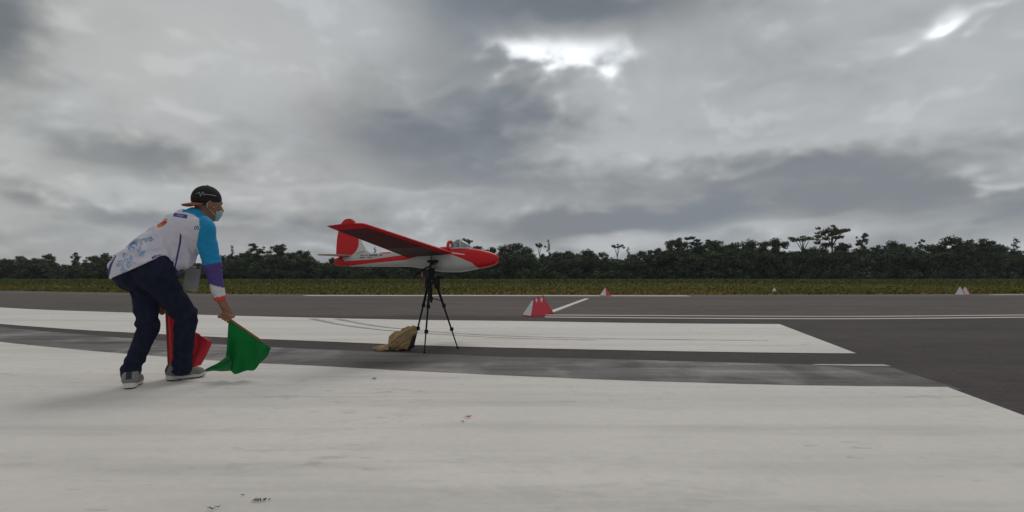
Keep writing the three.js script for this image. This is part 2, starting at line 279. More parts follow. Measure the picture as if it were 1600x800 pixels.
// each kind is ten metres tall before scaling
const treeKinds = {
  round(i) { const c = [], br = []; for (let k = 0; k < 26; k++) { const h = 3.0 + 6.2 * Math.pow(rnd(), 0.8), w = 2.7 * Math.sqrt(Math.max(0.1, 1 - Math.pow((h - 5.6) / 4.3, 2))), a = rnd() * 6.28; c.push([Math.cos(a) * w * rr(0.2, 1), h, Math.sin(a) * w * rr(0.2, 1), rr(0.7, 1.25), 0.75]); if (k % 3 === 0) br.push(c[c.length - 1]); } c.push([rr(-0.5, 0.5), 9.1, 0, 0.95, 0.8], [rr(-0.9, 0.9), 8.4, rr(-0.9, 0.9), 1.1, 0.8]); return { c, br, leaf: 0.26, den: 70 }; },
  broad(i) { const c = [], br = []; for (let k = 0; k < 28; k++) { const a = rnd() * 6.28, w = rr(0.2, 3.4); c.push([Math.cos(a) * w, rr(6.2, 9.0) - w * 0.25, Math.sin(a) * w, rr(0.7, 1.2), 0.6]); if (k % 3 === 0) br.push(c[c.length - 1]); } return { c, br, leaf: 0.26, den: 64 }; },
  umbrella(i) { const c = [], br = []; for (let k = 0; k < 10; k++) { const a = k / 10 * 6.28 + rr(-0.3, 0.3), w = rr(0.7, 2.5); c.push([Math.cos(a) * w, 9.3 - w * 0.22 + rr(-0.3, 0.3), Math.sin(a) * w, rr(0.55, 0.9), 0.45]); if (k % 2 === 0) br.push(c[c.length - 1]); } c.push([0, 9.5, 0, 0.6, 0.4]); return { c, br, leaf: 0.22, den: 74 }; },
  spire(i) { const c = [], br = []; for (let k = 0; k < 13; k++) { const h = 2.6 + k * 0.56, w = 1.5 * (1 - (h - 2) / 9), a = rnd() * 6.28; c.push([Math.cos(a) * w * 0.6, h, Math.sin(a) * w * 0.6, 0.35 + w * 0.45, 0.7]); } c.push([0, 9.7, 0, 0.3, 1.1]); return { c, br, leaf: 0.22, den: 80 }; },
  sparse(i) { const c = [], br = []; for (let k = 0; k < 24; k++) { const a = rnd() * 6.28, h = 5.6 + 4.1 * Math.pow(rnd(), 0.7), w = rr(0.2, 1) * (2.5 - 0.25 * Math.abs(h - 8)); c.push([Math.cos(a) * w, h, Math.sin(a) * w, rr(0.4, 0.95), rr(0.35, 0.65)]); if (k % 3 === 0) br.push(c[c.length - 1]); } return { c, br, leaf: 0.24, den: 90 }; },
};
const treeProto = {};
for (const kind of Object.keys(treeKinds)) treeProto[kind] = [0, 1, 2].map(i => {
  const { c, br, leaf, den } = treeKinds[kind](i);
  const lean = rr(-0.4, 0.4), trunk = [limb([[0, -0.1, 0], [lean * 0.3, 3, rr(-0.2, 0.2)], [lean, 6, 0], [lean * 0.6, 9.1, 0]], 0.22, 0.05)];
  for (const b of br) trunk.push(limb([[lean * b[1] / 12, b[1] * 0.68, 0], [b[0] * 0.55, b[1] * 0.86, b[2] * 0.55], [b[0], b[1], b[2]]], 0.09, 0.03, 5));
  return { crown: leafCloud(c, leaf, den, GREEN), trunk: mergeGeometries(trunk) };
});
const profile = curveY([[-60, 404], [0, 408], [15, 402], [45, 400], [75, 400], [95, 408], [120, 406], [140, 402], [163, 396], [185, 400], [250, 402], [345, 401], [370, 394], [415, 396], [440, 390], [460, 396], [480, 392], [500, 403], [560, 403], [640, 400], [720, 388], [765, 391], [790, 386], [822, 387], [870, 396], [900, 391], [948, 396], [990, 395], [1025, 390], [1055, 384], [1100, 384], [1140, 380], [1185, 382], [1225, 388], [1260, 382], [1310, 386], [1360, 386], [1400, 383], [1460, 388], [1490, 378], [1530, 378], [1562, 386], [1600, 390], [1660, 386]]);
const WOOD_D = 134;
{
  // closed mass of the wood: understorey and crowns that cannot be told apart
  const unit = [0, 1].map(() => leafCloud([[0, 0, 0, 1, 0.8], [0.5, 0.3, 0.2, 0.6, 0.8], [-0.5, -0.2, 0.3, 0.6, 0.8]], 0.22, 44, GREEN));
  unit.forEach((ug, w) => {
    const N = 4600, im = new THREE.InstancedMesh(ug, leafMat, N), m = new THREE.Matrix4(), q = new THREE.Quaternion(), e = new THREE.Euler();
    for (let i = 0; i < N; i++) {
      const u = rr(-140, 1740), d = WOOD_D + rr(0, 1) * 16, top = at(u, profile(u) + 9, d).y - 0.5, h = Math.pow(rnd(), 0.9) * top, p = at(u, 432, d), s = rr(0.8, 1.5);
      e.set(rr(-0.4, 0.4), rnd() * 6.28, rr(-0.4, 0.4)); q.setFromEuler(e);
      m.compose(V3(p.x, Math.max(0.3, h), -d + (h < 2 ? rr(-1, 2.5) : 0)), q, V3(s, s * rr(0.7, 1), s)); im.setMatrixAt(i, m);
      const t = rr(0.55, 1.5) * (1 + 0.8 * fbm(p.x * 0.06, h * 0.15, d * 0.05, 3)); im.setColorAt(i, lin(t * rr(0.9, 1.1), t, t * rr(0.85, 1.15)));
    }
    im.name = numbered('woodland'); im.castShadow = im.receiveShadow = true; scene.add(im);
    tag(im, w ? 'dark dense understorey and leaf mass along the base of the far wood' : 'dark green closed canopy of the far wood beyond the grass', 'wood', null, 'stuff');
  });
  const shared = 'dark leafy tree merging into the far treeline', grp = 'trees of the far treeline';
  const list = [ // [u, top v, kind, width factor, own label]
    [30, 399, 'round'], [76, 396, 'round'], [118, 394, 'sparse', 0.7, 'thin sparse tree poking above the treeline at far left'], [142, 400, 'round'], [163, 391, 'broad', 1.0, 'broad crowned tree, highest of the treeline left of the person'], [199, 383, 'spire', 0.6, 'slim treetop just showing beside the back of the white shirt'],
    [362, 383, 'spire', 0.9, 'pointed dark tree just right of the blue sleeve'], [386, 391, 'round'], [400, 380, 'sparse', 1.0, 'sparse tree with flat layered branches right of the person'], [432, 383, 'round', 1.0, 'full rounded tree between person and aircraft, left of its pair'], [442, 381, 'sparse', 0.8, 'thin branchy treetop beside the rounded tree left of the aircraft'], [472, 386, 'broad', 0.9, 'flat topped dark tree nearest left of the aircraft tail'], [455, 394, 'round'],
    [586, 386, 'spire', 0.7, 'dark treetop seen between the tail fin and wing of the aircraft'], [725, 371, 'umbrella', 1.0, 'flat topped tree with layered branches right behind the cockpit canopy'], [745, 383, 'round'], [767, 385, 'round'], [790, 381, 'round'], [806, 379, 'round', 1.0, 'bushy dark tree just right of the aircraft nose'], [823, 384, 'round'], [843, 378, 'umbrella', 0.6, 'small flat topped tree left of the pointed spire tree'], [857, 374, 'spire', 0.7, 'pointed spire tree above the red and white pyramid markers'],
    [890, 387, 'broad'], [918, 388, 'round'], [965, 380, 'umbrella', 0.75, 'isolated umbrella shaped tree above the single far marker'], [981, 386, 'spire', 0.9], [1012, 386, 'broad', 1.1], [1049, 374, 'round', 0.9, 'tall rounded tree, left of a pair right of the umbrella tree'], [1061, 371, 'round', 0.9, 'tall rounded tree, right of a pair right of the umbrella tree'], [1089, 369, 'sparse', 1.1, 'open crowned flat tree standing right of the tall rounded pair'], [1117, 374, 'round', 1.2], [1142, 373, 'broad', 1.1], [1172, 373, 'round', 1], [1195, 376, 'round'], [1215, 371, 'round', 1, 'dark round tree just left of the wide umbrella crown'],
    [1255, 367, 'umbrella', 1.35, 'wide umbrella crowned tree left of the tallest tree'], [1297, 353, 'sparse', 1.1, 'tallest tree of the treeline, bare pale limbs with few leaves'], [1317, 378, 'round'], [1348, 363, 'sparse', 0.55, 'slim tree with a small leafy head right of the tallest tree'], [1374, 378, 'broad'], [1398, 375, 'round'], [1437, 373, 'sparse', 0.4, 'thin bare tree top between low trees on the right'], [1450, 381, 'round'], [1464, 381, 'round'], [1485, 367, 'round', 1, 'big dark tree above the pair of white markers'], [1532, 367, 'broad', 1.1, 'broad dark tree right of the big dark tree on the right'], [1562, 380, 'round'], [1586, 371, 'spire', 1.2, 'column shaped tree at the far right end of the treeline'], [1620, 384, 'round'],
    [520, 402, 'round'], [550, 400, 'broad'], [620, 398, 'round'], [660, 396, 'round'], [8, 403, 'round'], [55, 400, 'broad'], [345, 398, 'round'], [870, 392, 'round'], [940, 393, 'round'], [1030, 387, 'round'], [1340, 386, 'round'], [1418, 384, 'round'], [1512, 377, 'round'],
  ];
  for (let u = -20; u < 1640; u += 17) { if (u > 205 && u < 335) continue; const w = u + rr(-6, 6); list.push([w, profile(w) + rr(-1, 6), rnd() < 0.75 ? 'round' : 'broad', rr(0.85, 1.25)]); }
  list.forEach(([u, v, kind, wf = 1, label], i) => {
    const d = WOOD_D + (label ? 2 : 5) + rr(0, 6), p = at(u, v, d), k = p.y / 9.9, pr = treeProto[kind][i % 3];
    const t = thing({ round: 'leafy_tree', broad: 'broad_tree', umbrella: 'umbrella_tree', spire: 'spire_tree', sparse: 'sparse_tree' }[kind], label || shared, 'tree', V3(p.x, 0, p.z), grp);
    t.scale.set(k * wf, k, k * wf); t.rotation.y = rnd() * 6.28;
    mesh('trunk', pr.trunk, barkMat, t); mesh('crown', pr.crown, crownTones[(i * 7 + (i >> 2)) % 4], t);
  });
}
{
  // rough grass between the runway and the wood
  const blades = []; const pos = [], nor = [], idx = [];
  for (let k = 0; k < 9; k++) { const a = rnd() * 6.28, r = rr(0, 0.12), x = Math.cos(a) * r, z = Math.sin(a) * r, w = 0.02, h = rr(0.6, 1), lx = rr(-0.18, 0.18), lz = rr(-0.18, 0.18), b = rnd() * 3.14, o = pos.length / 3; pos.push(x - Math.cos(b) * w, 0, z - Math.sin(b) * w, x + Math.cos(b) * w, 0, z + Math.sin(b) * w, x + lx, h, z + lz); for (let q = 0; q < 3; q++) nor.push(rr(-0.3, 0.3), 1, rr(0, 0.5)); idx.push(o, o + 1, o + 2); }
  const g = new THREE.BufferGeometry(); g.setAttribute('position', new THREE.Float32BufferAttribute(pos, 3)); g.setAttribute('normal', new THREE.Float32BufferAttribute(nor, 3)); g.setIndex(idx);
  const N = 60000, im = new THREE.InstancedMesh(g, new THREE.MeshStandardMaterial({ color: 0xffffff, roughness: 1 }), N), m = new THREE.Matrix4(), q = new THREE.Quaternion();
  for (let i = 0; i < N; i++) {
    const d = 24.2 * Math.pow(134 / 24.2, Math.pow(rnd(), 1.25)), X = rr(-1.02, 1.02) * d * 0.92, edge = -grassEdge(X), D = Math.max(d, edge + rr(-0.12, 3));
    const s = rr(0.06, 0.12) * (1 + smooth(40, 110, D) * 2.2); q.setFromAxisAngle(V3(0, 1, 0), rnd() * 6.28); m.compose(V3(X, -0.02, -D), q, V3(s * rr(2.6, 4.6) * (1 + D / 60), s, s * rr(2.6, 4.6))); im.setMatrixAt(i, m);
    const dry = clamp(0.62 + 1.6 * fbm(X * 0.05, D * 0.04, 4, 4) - 0.75 * smooth(36, 62, D) + 0.2 * smooth(34, 26, D)), t = rr(0.88, 1.12); im.setColorAt(i, lin(t * mix(0.085, 0.215, dry), t * mix(0.108, 0.162, dry), t * mix(0.012, 0.030, dry)));
  }
  im.name = 'grass_verge'; im.castShadow = im.receiveShadow = true; scene.add(im); tag(im, 'rough green and straw coloured grass between runway and wood', 'grass', null, 'stuff');
}

// ---------------------------------------------------------------- pyramid markers
const markerRed = std(0.56, 0.035, 0.055, 0.55), markerWhite = std(0.62, 0.64, 0.64, 0.55), markerTip = std(0.30, 0.02, 0.03, 0.6);
function pyramidMarker(label, pos, turn, w, h, group, redFirst = true) {
  const t = thing('pyramid_marker', label, 'marker', pos, group); t.rotation.y = turn;
  const c = [[-w, w], [w, w], [w, -w], [-w, -w]].map(([x, z]) => V3(x / 2, 0.02, z / 2)), tw = 0.03, top = [[-tw, tw], [tw, tw], [tw, -tw], [-tw, -tw]].map(([x, z]) => V3(x / 2, h, z / 2));
  for (let k = 0; k < 4; k++) { // four sloping panels, alternating colours
    const a = c[k], b = c[(k + 1) % 4], ta = top[k], tb = top[(k + 1) % 4], g = new THREE.BufferGeometry();
    const P = [a, b, tb, ta], n = b.clone().sub(a).cross(ta.clone().sub(a)).normalize(), inn = P.map(p => p.clone().addScaledVector(n, -0.006)), pos = [], A = (x, y, z) => pos.push(...x.toArray(), ...y.toArray(), ...z.toArray());
    A(P[0], P[1], P[2]); A(P[0], P[2], P[3]); A(inn[0], inn[2], inn[1]); A(inn[0], inn[3], inn[2]);
    for (let e = 0; e < 4; e++) { const f = (e + 1) % 4; A(P[e], inn[e], inn[f]); A(P[e], inn[f], P[f]); }
    g.setAttribute('position', new THREE.Float32BufferAttribute(pos, 3)); g.computeVertexNormals();
    mesh('panel', g, (k % 2 === 0) === redFirst ? markerRed : markerWhite, t);
  }
  const base = new THREE.BoxGeometry(w * 1.06, 0.02, w * 1.06); base.translate(0, 0.011, 0); mesh('base_plate', base, markerRed, t);
  const cap = new THREE.ConeGeometry(0.034, 0.05, 4); cap.rotateY(Math.PI / 4); cap.translate(0, h + 0.02, 0); mesh('tip', cap, markerTip, t);
  return t;
}
{
  const grp = 'red and white pyramid markers';
  const T = 0.50;
  pyramidMarker('red and white pyramid marker nearest in the row of three', onGround(834, 493.8), T, 0.31, 0.31, grp);
  pyramidMarker('middle red and white pyramid marker of the row of three', onGround(840.5, 491.6), T, 0.31, 0.33, grp);
  pyramidMarker('farthest red and white pyramid marker of the row of three', onGround(848.5, 490.2), T, 0.31, 0.335, grp);
  pyramidMarker('single small red and white pyramid marker at the far runway edge', onGround(946, 462.4), T + 0.2, 0.30, 0.31, grp);
  pyramidMarker('mostly white pyramid marker on the far right edge, left of two', onGround(1500.5, 461), -0.8, 0.30, 0.33, grp, false);
  pyramidMarker('mostly white pyramid marker on the far right edge, right of two', onGround(1508.5, 461), -0.8, 0.30, 0.33, grp, false);
  pyramidMarker('tiny pale pyramid marker out in the grass on the right', onGround(1210, 456.5), -0.5, 0.22, 0.22, grp, false);
}

// ---------------------------------------------------------------- solid modelling with distance fields
const sub = (a, b) => [a[0] - b[0], a[1] - b[1], a[2] - b[2]];
const arr = v => [v.x, v.y, v.z];
function capsule(a, b, ra, rb) { // tapered
  const ax = a[0], ay = a[1], az = a[2], bx = b[0] - ax, by = b[1] - ay, bz = b[2] - az, l2 = bx * bx + by * by + bz * bz || 1e-9;
  return (x, y, z) => { const px = x - ax, py = y - ay, pz = z - az; let t = (px * bx + py * by + pz * bz) / l2; t = t < 0 ? 0 : t > 1 ? 1 : t; const dx = px - bx * t, dy = py - by * t, dz = pz - bz * t; return Math.sqrt(dx * dx + dy * dy + dz * dz) - (ra + (rb - ra) * t); };
}
function ellipsoid(c, r) { const m = Math.min(...r); return (x, y, z) => { const a = (x - c[0]) / r[0], b = (y - c[1]) / r[1], d = (z - c[2]) / r[2]; const k = Math.sqrt(a * a + b * b + d * d); const a2 = a / r[0], b2 = b / r[1], d2 = d / r[2]; const k2 = Math.sqrt(a2 * a2 + b2 * b2 + d2 * d2); return k2 < 1e-6 ? -m : k * (k - 1) / k2; }; }
const smin = (a, b, k) => { const h = Math.max(k - Math.abs(a - b), 0) / k; return Math.min(a, b) - h * h * k * 0.25; };
const blend = (fs, k) => (x, y, z) => { let d = fs[0](x, y, z); for (let i = 1; i < fs.length; i++) d = smin(d, fs[i](x, y, z), k); return d; };
function surfaceNet(f, lo, hi, cell) {
  const nx = Math.ceil((hi[0] - lo[0]) / cell) + 1, ny = Math.ceil((hi[1] - lo[1]) / cell) + 1, nz = Math.ceil((hi[2] - lo[2]) / cell) + 1, D = new Float32Array(nx * ny * nz), B = 8;
  for (let bk = 0; bk < nz; bk += B) for (let bj = 0; bj < ny; bj += B) for (let bi = 0; bi < nx; bi += B) {
    const c = f(lo[0] + (bi + B / 2) * cell, lo[1] + (bj + B / 2) * cell, lo[2] + (bk + B / 2) * cell), skip = Math.abs(c) > B * cell * 1.6;
    for (let k = bk; k < Math.min(bk + B, nz); k++) for (let j = bj; j < Math.min(bj + B, ny); j++) for (let i = bi; i < Math.min(bi + B, nx); i++) D[(k * ny + j) * nx + i] = skip ? c : f(lo[0] + i * cell, lo[1] + j * cell, lo[2] + k * cell);
  }
  const id = new Int32Array(nx * ny * nz).fill(-1), pos = [], idx = [], at3 = (i, j, k) => (k * ny + j) * nx + i;
  for (let k = 0; k < nz - 1; k++) for (let j = 0; j < ny - 1; j++) for (let i = 0; i < nx - 1; i++) {
    let s = 0, n = 0, X = 0, Y = 0, Z = 0; const v = [];
    for (let c = 0; c < 8; c++) { const d = D[at3(i + (c & 1), j + (c >> 1 & 1), k + (c >> 2))]; v.push(d); if (d < 0) s |= 1 << c; }
    if (s === 0 || s === 255) continue;
    for (let a = 0; a < 8; a++) for (let bit = 1; bit < 8; bit <<= 1) { const b = a | bit; if (a === b || (v[a] < 0) === (v[b] < 0)) continue; const t = v[a] / (v[a] - v[b]); X += (a & 1) + t * ((b & 1) - (a & 1)); Y += (a >> 1 & 1) + t * ((b >> 1 & 1) - (a >> 1 & 1)); Z += (a >> 2) + t * ((b >> 2) - (a >> 2)); n++; }
    id[at3(i, j, k)] = pos.length / 3; pos.push(lo[0] + (i + X / n) * cell, lo[1] + (j + Y / n) * cell, lo[2] + (k + Z / n) * cell);
  }
  for (let k = 1; k < nz - 1; k++) for (let j = 1; j < ny - 1; j++) for (let i = 1; i < nx - 1; i++) {
    const s0 = D[at3(i, j, k)] < 0;
    const quad = (a, b, c, d, flip) => { if (a < 0 || b < 0 || c < 0 || d < 0) return; if (flip) idx.push(a, c, b, a, d, c); else idx.push(a, b, c, a, c, d); };
    if (s0 !== D[at3(i + 1, j, k)] < 0) quad(id[at3(i, j - 1, k - 1)], id[at3(i, j, k - 1)], id[at3(i, j, k)], id[at3(i, j - 1, k)], !s0);
    if (s0 !== D[at3(i, j + 1, k)] < 0) quad(id[at3(i - 1, j, k - 1)], id[at3(i - 1, j, k)], id[at3(i, j, k)], id[at3(i, j, k - 1)], !s0);
    if (s0 !== D[at3(i, j, k + 1)] < 0) quad(id[at3(i - 1, j - 1, k)], id[at3(i, j - 1, k)], id[at3(i, j, k)], id[at3(i - 1, j, k)], !s0);
  }
  const nor = new Float32Array(pos.length), e = cell * 0.6;
  for (let i = 0; i < pos.length; i += 3) { const [x, y, z] = [pos[i], pos[i + 1], pos[i + 2]]; let a = f(x + e, y, z) - f(x - e, y, z), b = f(x, y + e, z) - f(x, y - e, z), c = f(x, y, z + e) - f(x, y, z - e); const l = Math.hypot(a, b, c) || 1; nor[i] = a / l; nor[i + 1] = b / l; nor[i + 2] = c / l; }
  const g = new THREE.BufferGeometry(); g.setAttribute('position', new THREE.Float32BufferAttribute(pos, 3)); g.setAttribute('normal', new THREE.BufferAttribute(nor, 3)); g.setIndex(idx); return g;
}
function colorBy(g, fn) { const p = g.attributes.position, c = new Float32Array(p.count * 3); for (let i = 0; i < p.count; i++) c.set(fn(p.getX(i), p.getY(i), p.getZ(i)), i * 3); g.setAttribute('color', new THREE.BufferAttribute(c, 3)); return g; }
function stickGeo(a, b, r0, r1) { return limb([arr(a), arr(a.clone().lerp(b, 0.5)), arr(b)], r0, r1, 8); }
function tube(pts, r, seg = 8, n = 24, closed = false) { return new THREE.TubeGeometry(new THREE.CatmullRomCurve3(pts.map(p => p.isVector3 ? p : V3(...p)), closed), n, r, seg, closed); }

// ---------------------------------------------------------------- the person
{
  const J = {
    hipR: V3(-2.455, 0.785, -3.945), hipL: V3(-2.593, 0.785, -4.06), kneeR: at(290, 493, 4.15), ankR: at(284, 577, 4.13), kneeL: at(231, 516, 4.05), ankL: at(202, 582, 3.9),
    pelvis: at(222, 424, 4.0), waist: at(249, 394, 4.07), chest: at(286, 361, 4.15), neck: at(302, 341, 4.19), shR: at(317, 357, 4.08), elR: at(331, 412, 4.12), wrR: at(344, 466, 4.17), shL: at(287, 353, 4.3), elL: at(268, 418, 4.3), wrL: at(256, 466, 4.23),
    head: at(323.5, 319, 4.27),
  };
  const P = thing('person', 'person in white and blue jersey, dark trousers and backwards black cap, bending down', 'person', V3(-2.46, 0, -4.0));
  const O = P.position, L = v => arr(v.clone().sub(O));
  const j = {}; for (const k in J) j[k] = L(J[k]);
  const add = (a, x, y, z) => [a[0] + x, a[1] + y, a[2] + z];
  const sideX = [0.884, -0.468]; // the side of the body that is turned to the runway
  const sOf = (x, z) => x * sideX[0] + z * sideX[1];
  const sy = (u, v, d = 4.05) => { const p = at(u, v, d).sub(O); return [sOf(p.x, p.z), p.y]; };

  // fist around a stick: palm and five bent fingers
  function fist(wrist, c, dir, out, thumbSign) { // c: point on stick axis, dir: along stick, out: direction from the stick to the back of the hand
    const s = V3(...dir).normalize(), e1 = V3(...out).addScaledVector(s, -V3(...out).dot(s)).normalize(), e2 = s.clone().cross(e1), C = V3(...c);
    const pt = (a, r, t) => arr(C.clone().addScaledVector(e1, Math.cos(a) * r).addScaledVector(e2, Math.sin(a) * r).addScaledVector(s, t));
    const parts = [], len = [0.95, 1.05, 1.0, 0.85];
    const palm = blend([capsule(wrist, pt(-0.9, 0.03, -0.022), 0.024, 0.017), capsule(wrist, pt(-0.5, 0.032, 0.0), 0.024, 0.017), capsule(wrist, pt(-0.5, 0.032, 0.022), 0.022, 0.016), capsule(pt(-0.5, 0.032, -0.028), pt(-0.5, 0.032, 0.028), 0.014, 0.013)], 0.02);
    parts.push(palm);
    for (let k = 0; k < 4; k++) { const t = (k - 1.5) * 0.0195, q = len[k], a0 = -0.4, r = 0.031; const pts = [pt(a0, r + 0.004, t), pt(a0 + 1.25 * q, r + 0.003, t), pt(a0 + 2.5 * q, r - 0.003, t), pt(a0 + 3.5 * q, r - 0.007, t)]; parts.push(blend([capsule(pts[0], pts[1], 0.0098, 0.009), capsule(pts[1], pts[2], 0.009, 0.0082), capsule(pts[2], pts[3], 0.0082, 0.0072)], 0.004)); }
    const th = [pt(-1.3, 0.03, thumbSign * 0.02), pt(-2.0, 0.034, thumbSign * 0.038), pt(-2.9, 0.028, thumbSign * 0.042), pt(-3.6, 0.025, thumbSign * 0.034)];
    parts.push(blend([capsule(th[0], th[1], 0.013, 0.0105), capsule(th[1], th[2], 0.0105, 0.0095), capsule(th[2], th[3], 0.0095, 0.008)], 0.005));
    return blend(parts, 0.006);
  }
  const flagG0 = at(350, 493, 4.185), flagG1 = at(409, 533, 4.26), gripG = flagG0.clone().lerp(flagG1, 0.06);
  const flagR0 = at(259.5, 474, 4.235), flagR1 = onGround(264.5, 590.5, 0.008);
  const gripR = flagR0.clone().lerp(flagR1, 0.07);
  const fistR = fist(j.wrR, L(gripG), arr(flagG1.clone().sub(flagG0)), arr(J.wrR.clone().sub(gripG).add(V3(0.04, 0, -0.01))), -1);
  const fistL = fist(j.wrL, L(gripR), arr(flagR1.clone().sub(flagR0)), [-0.8, 0.2, 0.5], -1);

  // head in its own frame: x forward, y up, z to the person's right
  const yaw = 50 * R2D, hp = -4 * R2D;
  const HB = new THREE.Matrix4().makeBasis(V3(Math.cos(yaw) * Math.cos(hp), Math.sin(hp), -Math.sin(yaw) * Math.cos(hp)), V3(-Math.cos(yaw) * Math.sin(hp), Math.cos(hp), Math.sin(yaw) * Math.sin(hp)), V3(Math.sin(yaw), 0, Math.cos(yaw)));
  HB.setPosition(...j.head); const HI = HB.clone().invert(), tv = V3(0, 0, 0);
  const inHead = f => (x, y, z) => { tv.set(x, y, z).applyMatrix4(HI); return f(tv.x, tv.y, tv.z); };
  const headPt = (x, y, z) => arr(V3(x, y, z).applyMatrix4(HB));
  const skull = ellipsoid([-0.008, 0.035, 0], [0.098, 0.092, 0.076]);
  const headF = (() => {
    const base = blend([skull, ellipsoid([0.028, -0.035, 0], [0.066, 0.082, 0.060]), ellipsoid([0.062, -0.098, 0], [0.026, 0.020, 0.028]), ellipsoid([0.035, -0.02, 0.036], [0.045, 0.05, 0.03]), ellipsoid([0.035, -0.02, -0.036], [0.045, 0.05, 0.03]), capsule([0.083, 0.018, 0.03], [0.083, 0.018, -0.03], 0.011, 0.011)], 0.03);
    const nose = blend([capsule([0.090, 0.006, 0], [0.112, -0.032, 0], 0.008, 0.013), capsule([0.098, -0.036, 0.013], [0.098, -0.036, -0.013], 0.008, 0.008)], 0.008);
    const lips = blend([capsule([0.090, -0.061, 0.016], [0.090, -0.061, -0.016], 0.007, 0.007), capsule([0.088, -0.073, 0.013], [0.088, -0.073, -0.013], 0.007, 0.007)], 0.003);
    const ears = s => { const o = ellipsoid([-0.012, -0.012, s * 0.080], [0.019, 0.032, 0.011]), i = ellipsoid([-0.008, -0.01, s * 0.090], [0.010, 0.019, 0.007]); return (x, y, z) => Math.max(o(x, y, z), -i(x, y, z)); };
    const sock = s => ellipsoid([0.092, 0.002, s * 0.032], [0.014, 0.011, 0.017]), eye = s => ellipsoid([0.079, 0.002, s * 0.032], [0.012, 0.009, 0.013]);
    const e1 = ears(1), e2 = ears(-1), s1 = sock(1), s2 = sock(-1), y1 = eye(1), y2 = eye(-1);
    return (x, y, z) => { let d = smin(base(x, y, z), nose(x, y, z), 0.012); d = smin(d, lips(x, y, z), 0.006); d = Math.max(d, -Math.min(s1(x, y, z), s2(x, y, z))); d = Math.min(d, y1(x, y, z), y2(x, y, z)); return smin(d, Math.min(e1(x, y, z), e2(x, y, z)), 0.006); };
  })();
  const headWorld = inHead(headF);
  const neckF = capsule(add(j.neck, 0, -0.03, 0), headPt(-0.02, -0.06, 0), 0.058, 0.055);

  // ---- body: one continuous skin surface
  const limbs = blend([
    capsule(j.pelvis, j.waist, 0.11, 0.105), capsule(j.waist, j.chest, 0.105, 0.115), capsule(j.chest, j.neck, 0.10, 0.06), capsule(j.chest, j.shR, 0.08, 0.055), capsule(j.chest, j.shL, 0.08, 0.055), capsule(j.hipL, j.hipR, 0.10, 0.10),
    capsule(j.hipR, j.kneeR, 0.07, 0.038), capsule(j.kneeR, j.ankR, 0.038, 0.03), capsule(j.hipL, j.kneeL, 0.07, 0.034), capsule(j.kneeL, j.ankL, 0.034, 0.028),
    capsule(j.shR, j.elR, 0.048, 0.038), capsule(j.elR, j.wrR, 0.038, 0.026), capsule(j.shL, j.elL, 0.048, 0.038), capsule(j.elL, j.wrL, 0.038, 0.026), neckF,
    capsule(j.ankR, add(j.ankR, 0.0, -0.02, 0), 0.03, 0.025), capsule(j.ankL, add(j.ankL, 0, -0.02, 0), 0.03, 0.025),
  ], 0.05);
  const boxOf = (pts, pad) => [[0, 1, 2].map(i => Math.min(...pts.map(p => p[i])) - pad), [0, 1, 2].map(i => Math.max(...pts.map(p => p[i])) + pad)];
  const skinTone = (x, y, z) => { const n = 1 + 0.22 * fbm(x * 18, y * 18, z * 18, 3); return [0.235 * n, 0.108 * n, 0.062 * n]; };
  const gBody = surfaceNet(limbs, ...boxOf(Object.values(j), 0.15), 0.013);
  const hc = j.head, gHead = surfaceNet((x, y, z) => smin(headWorld(x, y, z), neckF(x, y, z), 0.03), [hc[0] - 0.15, hc[1] - 0.17, hc[2] - 0.15], [hc[0] + 0.15, hc[1] + 0.15, hc[2] + 0.15], 0.0035);
  const fa = blend([fistR, capsule(j.elR.map((v, i) => mix(v, j.wrR[i], 0.8)), j.wrR, 0.028, 0.025)], 0.015), gR = L(gripG);
  const gHandR = surfaceNet(fa, ...boxOf([j.wrR, gR], 0.085), 0.0032);
  const fb = blend([fistL, capsule(j.elL.map((v, i) => mix(v, j.wrL[i], 0.8)), j.wrL, 0.028, 0.025)], 0.015), gL = L(gripR);
  const gHandL = surfaceNet(fb, ...boxOf([j.wrL, gL], 0.085), 0.0036);
  [gBody, gHandR, gHandL].forEach(g => colorBy(g, skinTone));
  colorBy(gHead, (x, y, z) => {
    tv.set(x, y, z).applyMatrix4(HI); const a = tv.x, b = tv.y, c = Math.abs(tv.z);
    if (a > 0.074 && Math.hypot((b - 0.002) / 0.008, (c - 0.032) / 0.012) < 1) return Math.hypot((b - 0.002) / 0.007, (c - 0.032) / 0.005) < 1 ? [0.02, 0.012, 0.01] : [0.55, 0.52, 0.48];
    if (a > 0.06 && Math.abs(b - 0.021 + (c - 0.03) * 0.15) < 0.0045 && c > 0.014 && c < 0.05) return [0.02, 0.014, 0.012];
    if (b > -0.022 && b < 0.1 && a < -0.03 + b * 0.3 && !(a > -0.034 && b < 0.022 && c > 0.070)) return [0.016, 0.012, 0.011]; // cropped dark hair
    return skinTone(x, y, z);
  });
  mesh('body', mergeGeometries([gBody, gHead, gHandR, gHandL]), new THREE.MeshStandardMaterial({ vertexColors: true, roughness: 0.62 }), P);

  // ---- trousers
  const ang = (x, y, z) => 0.0;
  const legsF = blend([
    capsule(j.hipL, j.hipR, 0.135, 0.13), capsule(add(j.pelvis, -0.035, 0.0, 0.03), add(j.waist, -0.01, -0.02, 0), 0.135, 0.125),
    capsule(j.hipR, j.kneeR, 0.106, 0.075), capsule(j.kneeR, add(j.ankR, 0, -0.005, 0), 0.072, 0.061), capsule(j.hipL, j.kneeL, 0.104, 0.066), capsule(j.kneeL, add(j.ankL, 0, -0.005, 0), 0.064, 0.057),
  ], 0.025);
  const cuffR = add(j.ankR, 0, -0.04, 0), cuffL = add(j.ankL, 0, -0.045, 0);
